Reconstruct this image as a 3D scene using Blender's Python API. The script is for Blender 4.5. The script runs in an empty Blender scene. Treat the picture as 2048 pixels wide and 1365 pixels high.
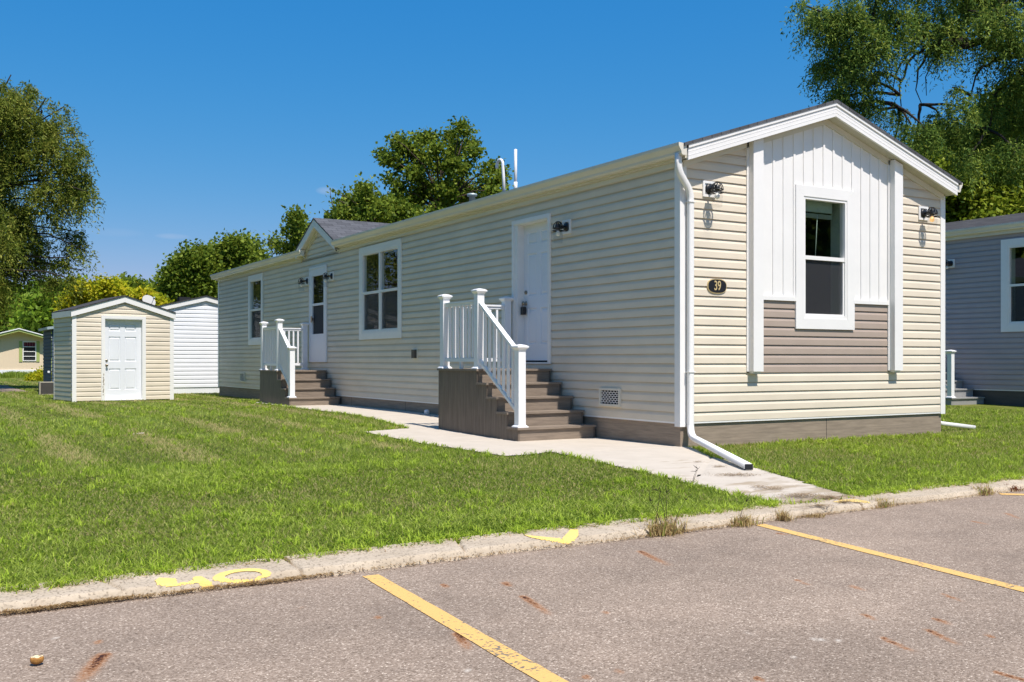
import bpy, math, random
import numpy as np
from mathutils import Vector, Matrix
random.seed(7)
RS = np.random.RandomState(11)
S = bpy.context.scene
COL = S.collection
R = math.radians

# ------------------------------------------------------------------ camera
F, A, HY, DX, DY, H = 2021.17, .5380, 721.3, 1.962, 11.783, 1.02
ca, sa = math.cos(A), math.sin(A)
CAM = Vector((-(DX * ca + DY * sa), DX * sa - DY * ca, H))
cd = bpy.data.cameras.new('camera'); cam = bpy.data.objects.new('camera', cd); COL.objects.link(cam)
cam.location = CAM
cam.rotation_euler = (R(90), 0, -A)
cd.sensor_width = 36; cd.lens = 36 * F / 2048
cd.shift_y = (HY - 682.5) / 2048
cd.clip_start = .1; cd.clip_end = 3000
S.camera = cam

def at(u, v, dep):                      # a photo position at a given distance -> world point
    lx, lz = (u - 1024) / F, (HY - v) / F
    return Vector((CAM.x + dep * (lx * ca + sa), CAM.y + dep * (-lx * sa + ca), CAM.z + dep * lz))

# ------------------------------------------------------------------ world, sun, exposure
SUN_EL, SUN_AZ = R(61.5), R(3)            # azimuth measured from -Y towards +X
sv = Vector((math.sin(SUN_AZ) * math.cos(SUN_EL), -math.cos(SUN_AZ) * math.cos(SUN_EL), math.sin(SUN_EL)))
w = bpy.data.worlds.new('World'); S.world = w; w.use_nodes = True
nt = w.node_tree; nt.nodes.clear()
wo = nt.nodes.new('ShaderNodeOutputWorld'); bg = nt.nodes.new('ShaderNodeBackground')
sky = nt.nodes.new('ShaderNodeTexSky'); sky.sky_type = 'NISHITA'; sky.sun_disc = False
sky.sun_elevation = SUN_EL
sky.sun_rotation = math.atan2(sv.x, sv.y)
sky.altitude = 0; sky.air_density = 1.0; sky.dust_density = .6; sky.ozone_density = 2.2
hs = nt.nodes.new('ShaderNodeHueSaturation'); hs.inputs['Saturation'].default_value = 1.28
nt.links.new(sky.outputs[0], hs.inputs['Color'])
tn = nt.nodes.new('ShaderNodeMix'); tn.data_type = 'RGBA'; tn.blend_type = 'MULTIPLY'; tn.inputs[0].default_value = 1; tn.inputs[7].default_value = (.56, .74, 1.0, 1)
nt.links.new(hs.outputs[0], tn.inputs[6])
sep = nt.nodes.new('ShaderNodeSeparateColor'); cmb = nt.nodes.new('ShaderNodeCombineColor'); nt.links.new(tn.outputs[2], sep.inputs[0])
for i, (x0, pw, k) in enumerate(((1.94, 1.35, 1.98), (3.95, .60, 3.36), (6.39, .34, 5.41))):
    m1 = nt.nodes.new('ShaderNodeMath'); m1.operation = 'DIVIDE'; m1.inputs[1].default_value = x0
    m2 = nt.nodes.new('ShaderNodeMath'); m2.operation = 'POWER'; m2.inputs[1].default_value = pw
    m3 = nt.nodes.new('ShaderNodeMath'); m3.operation = 'MULTIPLY'; m3.inputs[1].default_value = k
    nt.links.new(sep.outputs[i], m1.inputs[0]); nt.links.new(m1.outputs[0], m2.inputs[0]); nt.links.new(m2.outputs[0], m3.inputs[0])
    m4 = nt.nodes.new('ShaderNodeMath'); m4.operation = 'MINIMUM'; m4.inputs[1].default_value = (2.6, 5.0, 7.0)[i]
    nt.links.new(m3.outputs[0], m4.inputs[0]); nt.links.new(m4.outputs[0], cmb.inputs[i])
last = cmb.outputs[0]
tcw = nt.nodes.new('ShaderNodeTexCoord')
def wm(op, *ins):
    n = nt.nodes.new('ShaderNodeMath'); n.operation = op
    for i, q in enumerate(ins):
        if isinstance(q, (int, float)): n.inputs[i].default_value = q
        else: nt.links.new(q, n.inputs[i])
    return n.outputs[0]
def wdot(v):
    n = nt.nodes.new('ShaderNodeVectorMath'); n.operation = 'DOT_PRODUCT'; nt.links.new(tcw.outputs['Generated'], n.inputs[0]); n.inputs[1].default_value = v; return n.outputs['Value']
wn = nt.nodes.new('ShaderNodeTexNoise'); wn.inputs['Scale'].default_value = 26; wn.inputs['Detail'].default_value = 6; nt.links.new(tcw.outputs['Generated'], wn.inputs['Vector'])
for (u, v, ru, rv, am) in ((345, 473, 34, 6, .16), (725, 388, 34, 14, .42), (655, 382, 24, 9, .25), (225, 465, 60, 9, .06)):   # faint wisps of cloud
    d0 = (at(u, v, 1) - CAM).normalized(); h_ = Vector((d0.y, -d0.x, 0)).normalized(); k_ = h_.cross(d0)
    a1 = wm('DIVIDE', wdot(h_), ru / F); a2 = wm('DIVIDE', wm('SUBTRACT', wdot(k_), 0.0), rv / F)
    g_ = wm('MAXIMUM', wm('SUBTRACT', 1.0, wm('ADD', wm('MULTIPLY', a1, a1), wm('MULTIPLY', a2, a2))), 0.0)
    g_ = wm('MULTIPLY', wm('MULTIPLY', g_, wm('GREATER_THAN', wdot(d0), 0.0)), wm('MULTIPLY', wn.outputs[0], am * 2))
    mc = nt.nodes.new('ShaderNodeMix'); mc.data_type = 'RGBA'; mc.inputs[7].default_value = (4.6, 4.9, 5.9, 1)
    nt.links.new(g_, mc.inputs[0]); nt.links.new(last, mc.inputs[6]); last = mc.outputs[2]
nt.links.new(last, bg.inputs[0]); bg.inputs[1].default_value = .11
nt.links.new(bg.outputs[0], wo.inputs[0])
sd = bpy.data.lights.new('sun', 'SUN'); so = bpy.data.objects.new('sun', sd); COL.objects.link(so)
sd.energy = 5.0; sd.angle = R(.53); sd.color = (1, .935, .87)
so.rotation_euler = sv.to_track_quat('Z', 'Y').to_euler()
S.view_settings.view_transform = 'Standard'; S.view_settings.look = 'None'
S.view_settings.exposure = .30; S.view_settings.gamma = 1
S.render.engine = 'CYCLES'

# ------------------------------------------------------------------ mesh helpers
class MB:
    def __init__(s): s.v = []; s.f = []; s.sm = []
    def quad(s, a, b, c, d, n=None, sm=False):
        P = [Vector(p) for p in (a, b, c, d)]
        if n is not None:
            nn = (P[1] - P[0]).cross(P[2] - P[0])
            if nn.dot(Vector(n)) < 0: P.reverse()
        k = len(s.v); s.v += P; s.f.append(tuple(range(k, k + 4))); s.sm.append(sm)
    def poly(s, pts, n=None):
        P = [Vector(p) for p in pts]
        if n is not None:
            nn = Vector((0, 0, 0))
            for i in range(len(P)): nn += P[i].cross(P[(i + 1) % len(P)])
            if nn.dot(Vector(n)) < 0: P.reverse()
        k = len(s.v); s.v += P; s.f.append(tuple(range(k, k + len(P)))); s.sm.append(False)
    def hexa(s, c):                     # 8 corners: bottom 4 ccw, top 4 ccw
        k = len(s.v); s.v += [Vector(p) for p in c]
        fs = [(3, 2, 1, 0), (4, 5, 6, 7), (0, 1, 5, 4), (1, 2, 6, 5), (2, 3, 7, 6), (3, 0, 4, 7)]
        P = s.v[k:]
        ctr = sum(P, Vector()) / 8
        for f in fs:
            a, b, c2 = P[f[0]], P[f[1]], P[f[2]]
            fc = sum((P[i] for i in f), Vector()) / 4
            if (b - a).cross(c2 - a).dot(fc - ctr) < 0: f = tuple(reversed(f))
            s.f.append(tuple(k + i for i in f)); s.sm.append(False)
    def box(s, x0, x1, y0, y1, z0, z1):
        s.hexa([(x0, y0, z0), (x1, y0, z0), (x1, y1, z0), (x0, y1, z0), (x0, y0, z1), (x1, y0, z1), (x1, y1, z1), (x0, y1, z1)])
    def rings(s, rr, closed=True, cap=True, sm=True):   # list of rings with the same count
        k = len(s.v); n = len(rr[0])
        for r in rr: s.v += [Vector(p) for p in r]
        for i in range(len(rr) - 1):
            for j in range(n if closed else n - 1):
                a = k + i * n + j; b = k + i * n + (j + 1) % n
                s.f.append((a, b, b + n, a + n)); s.sm.append(sm)
        if cap and closed:
            s.f.append(tuple(reversed(range(k, k + n)))); s.sm.append(False)
            s.f.append(tuple(k + (len(rr) - 1) * n + j for j in range(n))); s.sm.append(False)
    def lathe(s, prof, c=(0, 0, 0), n=16, ax='z', sm=True):
        rr = []
        for r, h in prof:
            ring = []
            for j in range(n):
                t = 2 * math.pi * j / n
                if ax == 'z': p = (c[0] + r * math.cos(t), c[1] + r * math.sin(t), c[2] + h)
                elif ax == 'y': p = (c[0] + r * math.cos(t), c[1] + h, c[2] + r * math.sin(t))
                else: p = (c[0] + h, c[1] + r * math.cos(t), c[2] + r * math.sin(t))
                ring.append(p)
            rr.append(ring)
        s.rings(rr, sm=sm)
    def tube(s, pts, rad, n=8, sm=True, sides=None):    # swept along points; sides=(w,h) for a rectangle
        P = [Vector(p) for p in pts]; rr = []
        up = None
        for i, p in enumerate(P):
            t = (P[min(i + 1, len(P) - 1)] - P[max(i - 1, 0)]).normalized()
            if up is None:
                up = Vector((0, 0, 1)) if abs(t.z) < .9 else Vector((0, -1, 0))
            x = t.cross(up).normalized(); y = x.cross(t).normalized(); up = y
            rd = rad[i] if isinstance(rad, (list, tuple)) else rad
            if sides:
                a, b = sides
                rr.append([p + x * a / 2 + y * b / 2, p - x * a / 2 + y * b / 2, p - x * a / 2 - y * b / 2, p + x * a / 2 - y * b / 2])
            else:
                rr.append([p + (x * math.cos(2 * math.pi * j / n) + y * math.sin(2 * math.pi * j / n)) * rd for j in range(n)])
        s.rings(rr, sm=sm and not sides)
    def build(s, name, m, parent=None, label=None, xf=None):
        me = bpy.data.meshes.new(name)
        off = Vector((0, 0, 0))
        if parent is not None: off = wloc(parent)
        me.from_pydata([tuple(p - off) for p in s.v], [], s.f)
        me.polygons.foreach_set('use_smooth', s.sm)
        me.materials.append(m); me.update()
        o = bpy.data.objects.new(name, me); COL.objects.link(o)
        if parent is not None: o.parent = parent
        if label: o['label'] = label
        return o

def wloc(o):
    v = Vector((0, 0, 0))
    while o is not None: v = v + Vector(o.location); o = o.parent
    return v
def tag(o, label, cat, group=None, kind=None):
    o['label'] = label
    if cat: o['category'] = cat
    if group: o['group'] = group
    if kind: o['kind'] = kind
    return o
def struct(o, label=None):
    o['kind'] = 'structure'
    if label: o['label'] = label
    return o
def root(name, loc, label, cat, group=None):
    o = bpy.data.objects.new(name, None); COL.objects.link(o); o.location = loc; o.empty_display_size = .2
    return tag(o, label, cat, group)
def copy_tree(o, parent=None):
    c = o.copy(); COL.objects.link(c); c.parent = parent
    for ch in list(o.children): copy_tree(ch, c)
    return c
class Fr:                               # a wall's frame: s along, o outwards, z up
    def __init__(s, org, d, n=None):
        s.org = Vector((org[0], org[1], 0)); s.d = Vector((d[0], d[1], 0)).normalized()
        s.n = Vector((s.d.y, -s.d.x, 0)) if n is None else Vector((n[0], n[1], 0))
    def p(s, a, o, z): return s.org + s.d * a + s.n * o + Vector((0, 0, z))
    def box(s, mb, a0, a1, o0, o1, z0, z1):
        mb.hexa([s.p(a0, o0, z0), s.p(a1, o0, z0), s.p(a1, o1, z0), s.p(a0, o1, z0), s.p(a0, o0, z1), s.p(a1, o0, z1), s.p(a1, o1, z1), s.p(a0, o1, z1)])
    def pane(s, mb, a0, a1, o, z0, z1):
        mb.quad(s.p(a0, o, z0), s.p(a1, o, z0), s.p(a1, o, z1), s.p(a0, o, z1), n=s.n)

# ------------------------------------------------------------------ materials
def mat(name, col, rough=.6, spec=.5, noise=None, bump=None, metal=0, extra=None):
    m = bpy.data.materials.new(name); m.use_nodes = True
    t = m.node_tree; b = t.nodes['Principled BSDF']
    b.inputs['Base Color'].default_value = (*col, 1); b.inputs['Roughness'].default_value = rough
    b.inputs['Metallic'].default_value = metal; b.inputs['Specular IOR Level'].default_value = spec
    if noise:                           # (scale, amount, detail, (sx,sy,sz))
        sc, am, dt, st = noise
        g = t.nodes.new('ShaderNodeNewGeometry'); mp = t.nodes.new('ShaderNodeMapping'); mp.inputs['Scale'].default_value = st
        n = t.nodes.new('ShaderNodeTexNoise'); n.inputs['Scale'].default_value = sc; n.inputs['Detail'].default_value = dt
        n.inputs['Roughness'].default_value = .65
        mr = t.nodes.new('ShaderNodeMapRange'); mr.inputs[1].default_value = .3; mr.inputs[2].default_value = .7
        mr.inputs[3].default_value = 1 - am; mr.inputs[4].default_value = 1 + am * .5
        vm = t.nodes.new('ShaderNodeVectorMath'); vm.operation = 'SCALE'; vm.inputs[0].default_value = col
        t.links.new(g.outputs['Position'], mp.inputs[0]); t.links.new(mp.outputs[0], n.inputs[0])
        t.links.new(n.outputs[0], mr.inputs[0]); t.links.new(mr.outputs[0], vm.inputs['Scale'])
        t.links.new(vm.outputs[0], b.inputs['Base Color'])
    if bump:                            # (scale, strength, distance, (sx,sy,sz))
        sc, stg, dist, st = bump
        g = t.nodes.new('ShaderNodeNewGeometry'); mp = t.nodes.new('ShaderNodeMapping'); mp.inputs['Scale'].default_value = st
        n = t.nodes.new('ShaderNodeTexNoise'); n.inputs['Scale'].default_value = sc; n.inputs['Detail'].default_value = 4
        bp = t.nodes.new('ShaderNodeBump'); bp.inputs['Strength'].default_value = stg; bp.inputs['Distance'].default_value = dist
        t.links.new(g.outputs['Position'], mp.inputs[0]); t.links.new(mp.outputs[0], n.inputs[0])
        t.links.new(n.outputs[0], bp.inputs['Height']); t.links.new(bp.outputs[0], b.inputs['Normal'])
    return m
M = {}
U = (1, 1, 1)
M['cream'] = mat('cream vinyl siding', (.72, .63, .50), .5, .35, (1.1, .09, 5, (1, 1, 2.5)), (1.6, .06, .01, (1, 1, .3)))
M['tan'] = mat('taupe vinyl siding', (.40, .32, .262), .5, .35, (3, .06, 4, (1, 1, 2)), (1.2, .3, .03, U))
M['white'] = mat('white vinyl trim', (.82, .80, .77), .4, .45, (2.0, .045, 5, U))
M['whitehouse'] = mat('white vinyl siding', (.80, .81, .83), .5, .4, (2, .04, 4, U))
M['rail'] = mat('white vinyl railing', (.82, .82, .82), .32, .5, (4, .03, 3, U))
M['creamtrim'] = mat('cream aluminium gutter', (.70, .66, .56), .42, .5, (3, .08, 5, (1, .3, 1)))
M['soffit'] = mat('vented soffit', (.66, .62, .52), .6, .3)
M['skirt'] = mat('brown composite skirting', (.31, .245, .185), .7, .3, (5, .32, 6, (.5, .5, 7)), (14, .3, .004, (.5, .5, 6)))
M['step'] = mat('brown composite step boards', (.25, .20, .155), .62, .3, (6, .28, 6, (.7, 7, 7)), (16, .3, .003, (.7, 6, 6)))
M['sidepanel'] = mat('dark brown composite boards', (.185, .146, .112), .65, .3, (9, .34, 6, (3, 3, .3)), (20, .3, .003, (2, 2, .3)))
M['door'] = mat('white painted steel door', (.76, .77, .80), .38, .5, (2, .03, 3, U))
M['black'] = mat('black lamp metal', (.012, .012, .014), .4, .5)
M['bulb'] = mat('frosted bulb', (.9, .88, .82), .2, .5)
M['nickel'] = mat('tarnished knob metal', (.38, .32, .24), .3, .5, metal=1)
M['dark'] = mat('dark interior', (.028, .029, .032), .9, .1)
M['interior'] = mat('pale interior wall', (.50, .60, .52), .9, .1)
M['screen'] = mat('insect screen', (.05, .05, .055), .8, .2)
M['gold'] = mat('gold paint', (.55, .42, .2), .45, .5)
M['pipe'] = mat('white plastic pipe', (.8, .8, .8), .35, .5)
M['galv'] = mat('galvanised vent metal', (.42, .5, .5), .45, .5, metal=.4)
M['concrete'] = None
M['greysiding'] = mat('blue grey vinyl siding', (.40, .34, .335), .5, .4, (2, .07, 5, (1, 1, 2)), (1.5, .25, .02, U))
M['greystep'] = mat('grey composite steps', (.30, .30, .29), .6, .3, (6, .1, 5, U))
M['greyskirt'] = mat('dark brown skirting', (.10, .088, .075), .7, .3, (5, .15, 5, (.5, .5, 4)))
M['tanhome'] = mat('peach panelled wall', (.74, .60, .43), .7, .3, (6, .07, 4, (8, 8, .2)))
M['lime'] = mat('lime green trim', (.36, .42, .14), .6, .3)
M['darkblue'] = mat('dark blue siding', (.05, .075, .11), .6, .3)
M['curtain'] = mat('red curtain', (.16, .035, .05), .8, .2)
M['curtain2'] = mat('dim room wall', (.10, .11, .11), .9, .1)  # reveal colour darkened for the long wall's windows, room dimness put into it
M['dish'] = mat('grey satellite dish', (.50, .49, .45), .5, .4)
M['acgrille'] = mat('grey coil grille', (.09, .085, .08), .6, .4)
M['actrim'] = mat('beige metal cabinet', (.5, .45, .36), .5, .4)
M['bread'] = mat('golden brown crust', (.42, .2, .05), .6, .3, (60, .4, 4, U))
M['breadtop'] = mat('pale cut face', (.75, .62, .38), .7, .3, (90, .2, 4, U))
M['bark'] = mat('brown bark', (.085, .062, .045), .9, .2, (9, .35, 6, (1, 1, .25)), (18, .6, .03, (1, 1, .3)))
M['barkdark'] = mat('dark bark', (.04, .032, .026), .9, .2, (9, .35, 6, (1, 1, .3)))
M['paper'] = mat('pale scrap', (.7, .62, .5), .8, .2)

def shingle(name, base):
    m = mat(name, base, .9, .2); t = m.node_tree; b = t.nodes['Principled BSDF']
    tc = t.nodes.new('ShaderNodeTexCoord')
    br = t.nodes.new('ShaderNodeTexBrick'); br.inputs['Scale'].default_value = 1
    br.inputs['Brick Width'].default_value = .3; br.inputs['Row Height'].default_value = .145
    br.inputs['Mortar Size'].default_value = .006; br.inputs['Mortar'].default_value = (*[c * .35 for c in base], 1)
    br.inputs['Color1'].default_value = (*base, 1); br.inputs['Color2'].default_value = (*[c * .62 for c in base], 1)
    br.inputs['Bias'].default_value = -.1
    n = t.nodes.new('ShaderNodeTexNoise'); n.inputs['Scale'].default_value = 60; n.inputs['Detail'].default_value = 3
    mx = t.nodes.new('ShaderNodeMix'); mx.data_type = 'RGBA'; mx.blend_type = 'OVERLAY'; mx.inputs[0].default_value = .5
    t.links.new(tc.outputs['UV'], br.inputs['Vector']); t.links.new(tc.outputs['Object'], n.inputs['Vector'])
    t.links.new(br.outputs['Color'], mx.inputs[6]); t.links.new(n.outputs[0], mx.inputs[7])
    t.links.new(mx.outputs[2], b.inputs['Base Color'])
    return m
M['shingle'] = shingle('charcoal shingles', (.105, .108, .118))
M['shingledark'] = shingle('dark shingles', (.07, .068, .07))

def glass(name, tint=.70, rough=0, ior=2.0):
    m = bpy.data.materials.new(name); m.use_nodes = True; t = m.node_tree; t.nodes.clear()
    o = t.nodes.new('ShaderNodeOutputMaterial'); mx = t.nodes.new('ShaderNodeMixShader'); fr = t.nodes.new('ShaderNodeFresnel')
    fr.inputs[0].default_value = ior
    tr = t.nodes.new('ShaderNodeBsdfTransparent'); tr.inputs[0].default_value = (tint * .93, tint, tint * .95, 1) if tint < .9 else (tint, tint, tint, 1)
    gl = t.nodes.new('ShaderNodeBsdfGlossy'); gl.inputs['Roughness'].default_value = rough
    gl.inputs['Color'].default_value = (.95, .97, 1, 1)
    g = t.nodes.new('ShaderNodeNewGeometry'); n = t.nodes.new('ShaderNodeTexNoise'); n.inputs['Scale'].default_value = 1.6
    bp = t.nodes.new('ShaderNodeBump'); bp.inputs['Strength'].default_value = .25; bp.inputs['Distance'].default_value = .006
    t.links.new(g.outputs['Position'], n.inputs[0]); t.links.new(n.outputs[0], bp.inputs['Height']); t.links.new(bp.outputs[0], gl.inputs['Normal'])
    bf = t.nodes.new('ShaderNodeMath'); bf.operation = 'SUBTRACT'; bf.inputs[0].default_value = 1; t.links.new(g.outputs['Backfacing'], bf.inputs[1])
    mf = t.nodes.new('ShaderNodeMath'); mf.operation = 'MULTIPLY'; t.links.new(fr.outputs[0], mf.inputs[0]); t.links.new(bf.outputs[0], mf.inputs[1])
    t.links.new(mf.outputs[0], mx.inputs[0]); t.links.new(tr.outputs[0], mx.inputs[1]); t.links.new(gl.outputs[0], mx.inputs[2])
    t.links.new(mx.outputs[0], o.inputs[0]); return m
M['glass'] = glass('window glass')
M['shade'] = glass('clear lamp glass', .93, .02, 1.2)
def netmat():
    m = bpy.data.materials.new('insect mesh'); m.use_nodes = True; t = m.node_tree; b = t.nodes['Principled BSDF']
    b.inputs['Base Color'].default_value = (.035, .035, .038, 1); b.inputs['Roughness'].default_value = .6
    b.inputs['Alpha'].default_value = .62
    return m
M['net'] = netmat()

def soffit_nodes():
    m = M['soffit']; t = m.node_tree; b = t.nodes['Principled BSDF']
    g = t.nodes.new('ShaderNodeNewGeometry'); mp = t.nodes.new('ShaderNodeMapping'); mp.inputs['Scale'].default_value = (62, 62, 0)
    v = t.nodes.new('ShaderNodeTexVoronoi'); v.inputs['Randomness'].default_value = 0; v.inputs['Scale'].default_value = 1
    cr = t.nodes.new('ShaderNodeValToRGB'); cr.color_ramp.elements[0].position = .2; cr.color_ramp.elements[0].color = (.12, .11, .08, 1)
    cr.color_ramp.elements[1].position = .3; cr.color_ramp.elements[1].color = (.68, .64, .55, 1)
    t.links.new(g.outputs['Position'], mp.inputs[0]); t.links.new(mp.outputs[0], v.inputs[0]); t.links.new(v.outputs['Distance'], cr.inputs[0])
    t.links.new(cr.outputs[0], b.inputs['Base Color'])
soffit_nodes()

def asphalt():
    m = mat('worn aggregate asphalt', (.25, .23, .21), .85, .3); t = m.node_tree; b = t.nodes['Principled BSDF']
    N = t.nodes.new; L = t.links.new
    g = N('ShaderNodeNewGeometry')
    v = N('ShaderNodeTexVoronoi'); v.inputs['Scale'].default_value = 165; L(g.outputs['Position'], v.inputs[0])
    cr = N('ShaderNodeValToRGB'); e = cr.color_ramp.elements
    e[0].position = 0; e[0].color = (.155, .112, .078, 1); e[1].position = 1; e[1].color = (.66, .55, .43, 1)
    for p, c in ((.2, (.235, .175, .128, 1)), (.5, (.285, .216, .160, 1)), (.8, (.34, .262, .198, 1)), (.95, (.44, .35, .27, 1))):
        x = e.new(p); x.color = c
    sp = N('ShaderNodeSeparateColor'); L(v.outputs['Color'], sp.inputs[0]); L(sp.outputs[0], cr.inputs[0])
    n2 = N('ShaderNodeTexNoise'); n2.inputs['Scale'].default_value = 1.1; n2.inputs['Detail'].default_value = 7; n2.inputs['Roughness'].default_value = .68
    L(g.outputs['Position'], n2.inputs[0])
    mr = N('ShaderNodeMapRange'); mr.inputs[1].default_value = .32; mr.inputs[2].default_value = .72; mr.inputs[3].default_value = .78; mr.inputs[4].default_value = 1.16
    L(n2.outputs[0], mr.inputs[0])
    sc = N('ShaderNodeVectorMath'); sc.operation = 'SCALE'; L(cr.outputs[0], sc.inputs[0]); L(mr.outputs[0], sc.inputs['Scale'])
    at1 = N('ShaderNodeAttribute'); at1.attribute_name = 'rust'
    n3 = N('ShaderNodeTexNoise'); n3.inputs['Scale'].default_value = 120; n3.inputs['Detail'].default_value = 2; L(g.outputs['Position'], n3.inputs[0])
    mu = N('ShaderNodeMath'); mu.operation = 'MULTIPLY'; mr2 = N('ShaderNodeMapRange'); mr2.inputs[1].default_value = .35; mr2.inputs[2].default_value = .55
    mr2.inputs[3].default_value = .35; mr2.inputs[4].default_value = 1.0
    L(n3.outputs[0], mr2.inputs[0]); L(at1.outputs['Fac'], mu.inputs[0]); L(mr2.outputs[0], mu.inputs[1])
    rr = N('ShaderNodeValToRGB'); rr.color_ramp.elements[0].color = (.38, .15, .04, 1); rr.color_ramp.elements[1].color = (.035, .010, .006, 1)
    rr.color_ramp.elements[0].position = .25; rr.color_ramp.elements[1].position = .75
    L(mu.outputs[0], rr.inputs[0])
    mx = N('ShaderNodeMix'); mx.data_type = 'RGBA'; mx.clamp_factor = True
    mm = N('ShaderNodeMath'); mm.operation = 'MULTIPLY'; mm.inputs[1].default_value = 1.8; mm.use_clamp = True
    L(mu.outputs[0], mm.inputs[0]); L(mm.outputs[0], mx.inputs[0]); L(sc.outputs[0], mx.inputs[6]); L(rr.outputs[0], mx.inputs[7])
    at3 = N('ShaderNodeAttribute'); at3.attribute_name = 'pale'
    mp3 = N('ShaderNodeMath'); mp3.operation = 'MULTIPLY'; L(at3.outputs['Fac'], mp3.inputs[0]); L(mr2.outputs[0], mp3.inputs[1])
    mx3 = N('ShaderNodeMix'); mx3.data_type = 'RGBA'; mx3.inputs[7].default_value = (.72, .66, .56, 1); L(mp3.outputs[0], mx3.inputs[0]); L(mx.outputs[2], mx3.inputs[6])
    L(mx3.outputs[2], b.inputs['Base Color'])
    bp = N('ShaderNodeBump'); bp.inputs['Strength'].default_value = .55; bp.inputs['Distance'].default_value = .004
    L(v.outputs['Distance'], bp.inputs['Height']); bp.invert = True; L(bp.outputs[0], b.inputs['Normal'])
    return m
M['asphalt'] = asphalt()

def concrete(name, c1, c2, agg=.0, dirt=(.3, .22, .12), dirtamt=.5):
    m = mat(name, c1, .85, .3); t = m.node_tree; b = t.nodes['Principled BSDF']; N = t.nodes.new; L = t.links.new
    g = N('ShaderNodeNewGeometry')
    n = N('ShaderNodeTexNoise'); n.inputs['Scale'].default_value = 3; n.inputs['Detail'].default_value = 9; n.inputs['Roughness'].default_value = .7
    L(g.outputs['Position'], n.inputs[0])
    mx = N('ShaderNodeMix'); mx.data_type = 'RGBA'; mx.inputs[6].default_value = (*c1, 1); mx.inputs[7].default_value = (*c2, 1)
    mr = N('ShaderNodeMapRange'); mr.inputs[1].default_value = .35; mr.inputs[2].default_value = .65; L(n.outputs[0], mr.inputs[0]); L(mr.outputs[0], mx.inputs[0])
    last = mx.outputs[2]
    if agg:
        v = N('ShaderNodeTexVoronoi'); v.inputs['Scale'].default_value = 120; L(g.outputs['Position'], v.inputs[0])
        sp = N('ShaderNodeSeparateColor'); L(v.outputs['Color'], sp.inputs[0])
        cr = N('ShaderNodeValToRGB'); e = cr.color_ramp.elements; e[0].color = (.5, .47, .44, 1); e[1].color = (1.1, 1.08, 1.04, 1)
        e[0].position = .04; e[1].position = .25; L(sp.outputs[1], cr.inputs[0])
        m2 = N('ShaderNodeMix'); m2.data_type = 'RGBA'; m2.blend_type = 'MULTIPLY'; m2.inputs[0].default_value = agg
        L(last, m2.inputs[6]); L(cr.outputs[0], m2.inputs[7]); last = m2.outputs[2]
    n4 = N('ShaderNodeTexNoise'); n4.inputs['Scale'].default_value = 1.7; n4.inputs['Detail'].default_value = 6; n4.inputs['Roughness'].default_value = .6
    mp = N('ShaderNodeMapping'); mp.inputs['Scale'].default_value = (1, 2.6, 1); mp.inputs['Rotation'].default_value = (0, 0, .25)
    L(g.outputs['Position'], mp.inputs[0]); L(mp.outputs[0], n4.inputs[0])
    at1 = N('ShaderNodeAttribute'); at1.attribute_name = 'dirt'
    ad = N('ShaderNodeMath'); ad.operation = 'MULTIPLY_ADD'; ad.inputs[1].default_value = .22; L(at1.outputs['Fac'], ad.inputs[0]); L(n4.outputs[0], ad.inputs[2])
    mr3 = N('ShaderNodeMapRange'); mr3.inputs[1].default_value = .70; mr3.inputs[2].default_value = .80; mr3.inputs[4].default_value = dirtamt; L(ad.outputs[0], mr3.inputs[0])
    m3 = N('ShaderNodeMix'); m3.data_type = 'RGBA'; m3.inputs[7].default_value = (*dirt, 1)
    L(mr3.outputs[0], m3.inputs[0]); L(last, m3.inputs[6]); L(m3.outputs[2], b.inputs['Base Color'])
    n5 = N('ShaderNodeTexNoise'); n5.inputs['Scale'].default_value = 90; n5.inputs['Detail'].default_value = 4; L(g.outputs['Position'], n5.inputs[0])
    bp = N('ShaderNodeBump'); bp.inputs['Strength'].default_value = .5; bp.inputs['Distance'].default_value = .004
    L(n5.outputs[0], bp.inputs['Height']); L(bp.outputs[0], b.inputs['Normal'])
    return m
M['concrete'] = concrete('pale concrete path', (.55, .485, .40), (.49, .43, .35), 0, (.27, .19, .10), .6)
M['curb'] = concrete('weathered aggregate curb', (.48, .405, .31), (.37, .305, .225), .75, (.2, .14, .08), .8)

def paint(name, col, wear):
    m = mat(name, col, .7, .3); t = m.node_tree; b = t.nodes['Principled BSDF']; N = t.nodes.new; L = t.links.new
    g = N('ShaderNodeNewGeometry'); n = N('ShaderNodeTexNoise'); n.inputs['Scale'].default_value = 55; n.inputs['Detail'].default_value = 5
    n2 = N('ShaderNodeTexNoise'); n2.inputs['Scale'].default_value = 2.3; n2.inputs['Detail'].default_value = 3
    L(g.outputs['Position'], n.inputs[0]); L(g.outputs['Position'], n2.inputs[0])
    a = N('ShaderNodeMath'); a.operation = 'MULTIPLY_ADD'; a.inputs[1].default_value = .5; L(n2.outputs[0], a.inputs[0]); L(n.outputs[0], a.inputs[2])
    mr = N('ShaderNodeMapRange'); mr.inputs[1].default_value = wear; mr.inputs[2].default_value = wear + .06
    mr.inputs[3].default_value = 1; mr.inputs[4].default_value = 0
    L(a.outputs[0], mr.inputs[0])
    mx = N('ShaderNodeMix'); mx.data_type = 'RGBA'; mx.inputs[6].default_value = (.2, .165, .12, 1); mx.inputs[7].default_value = (*col, 1)
    L(mr.outputs[0], mx.inputs[0]); L(mx.outputs[2], b.inputs['Base Color'])
    bp = N('ShaderNodeBump'); bp.inputs['Strength'].default_value = .4; bp.inputs['Distance'].default_value = .003
    v = N('ShaderNodeTexVoronoi'); v.inputs['Scale'].default_value = 105; L(g.outputs['Position'], v.inputs[0]); L(v.outputs['Distance'], bp.inputs['Height'])
    L(bp.outputs[0], b.inputs['Normal'])
    return m
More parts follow.
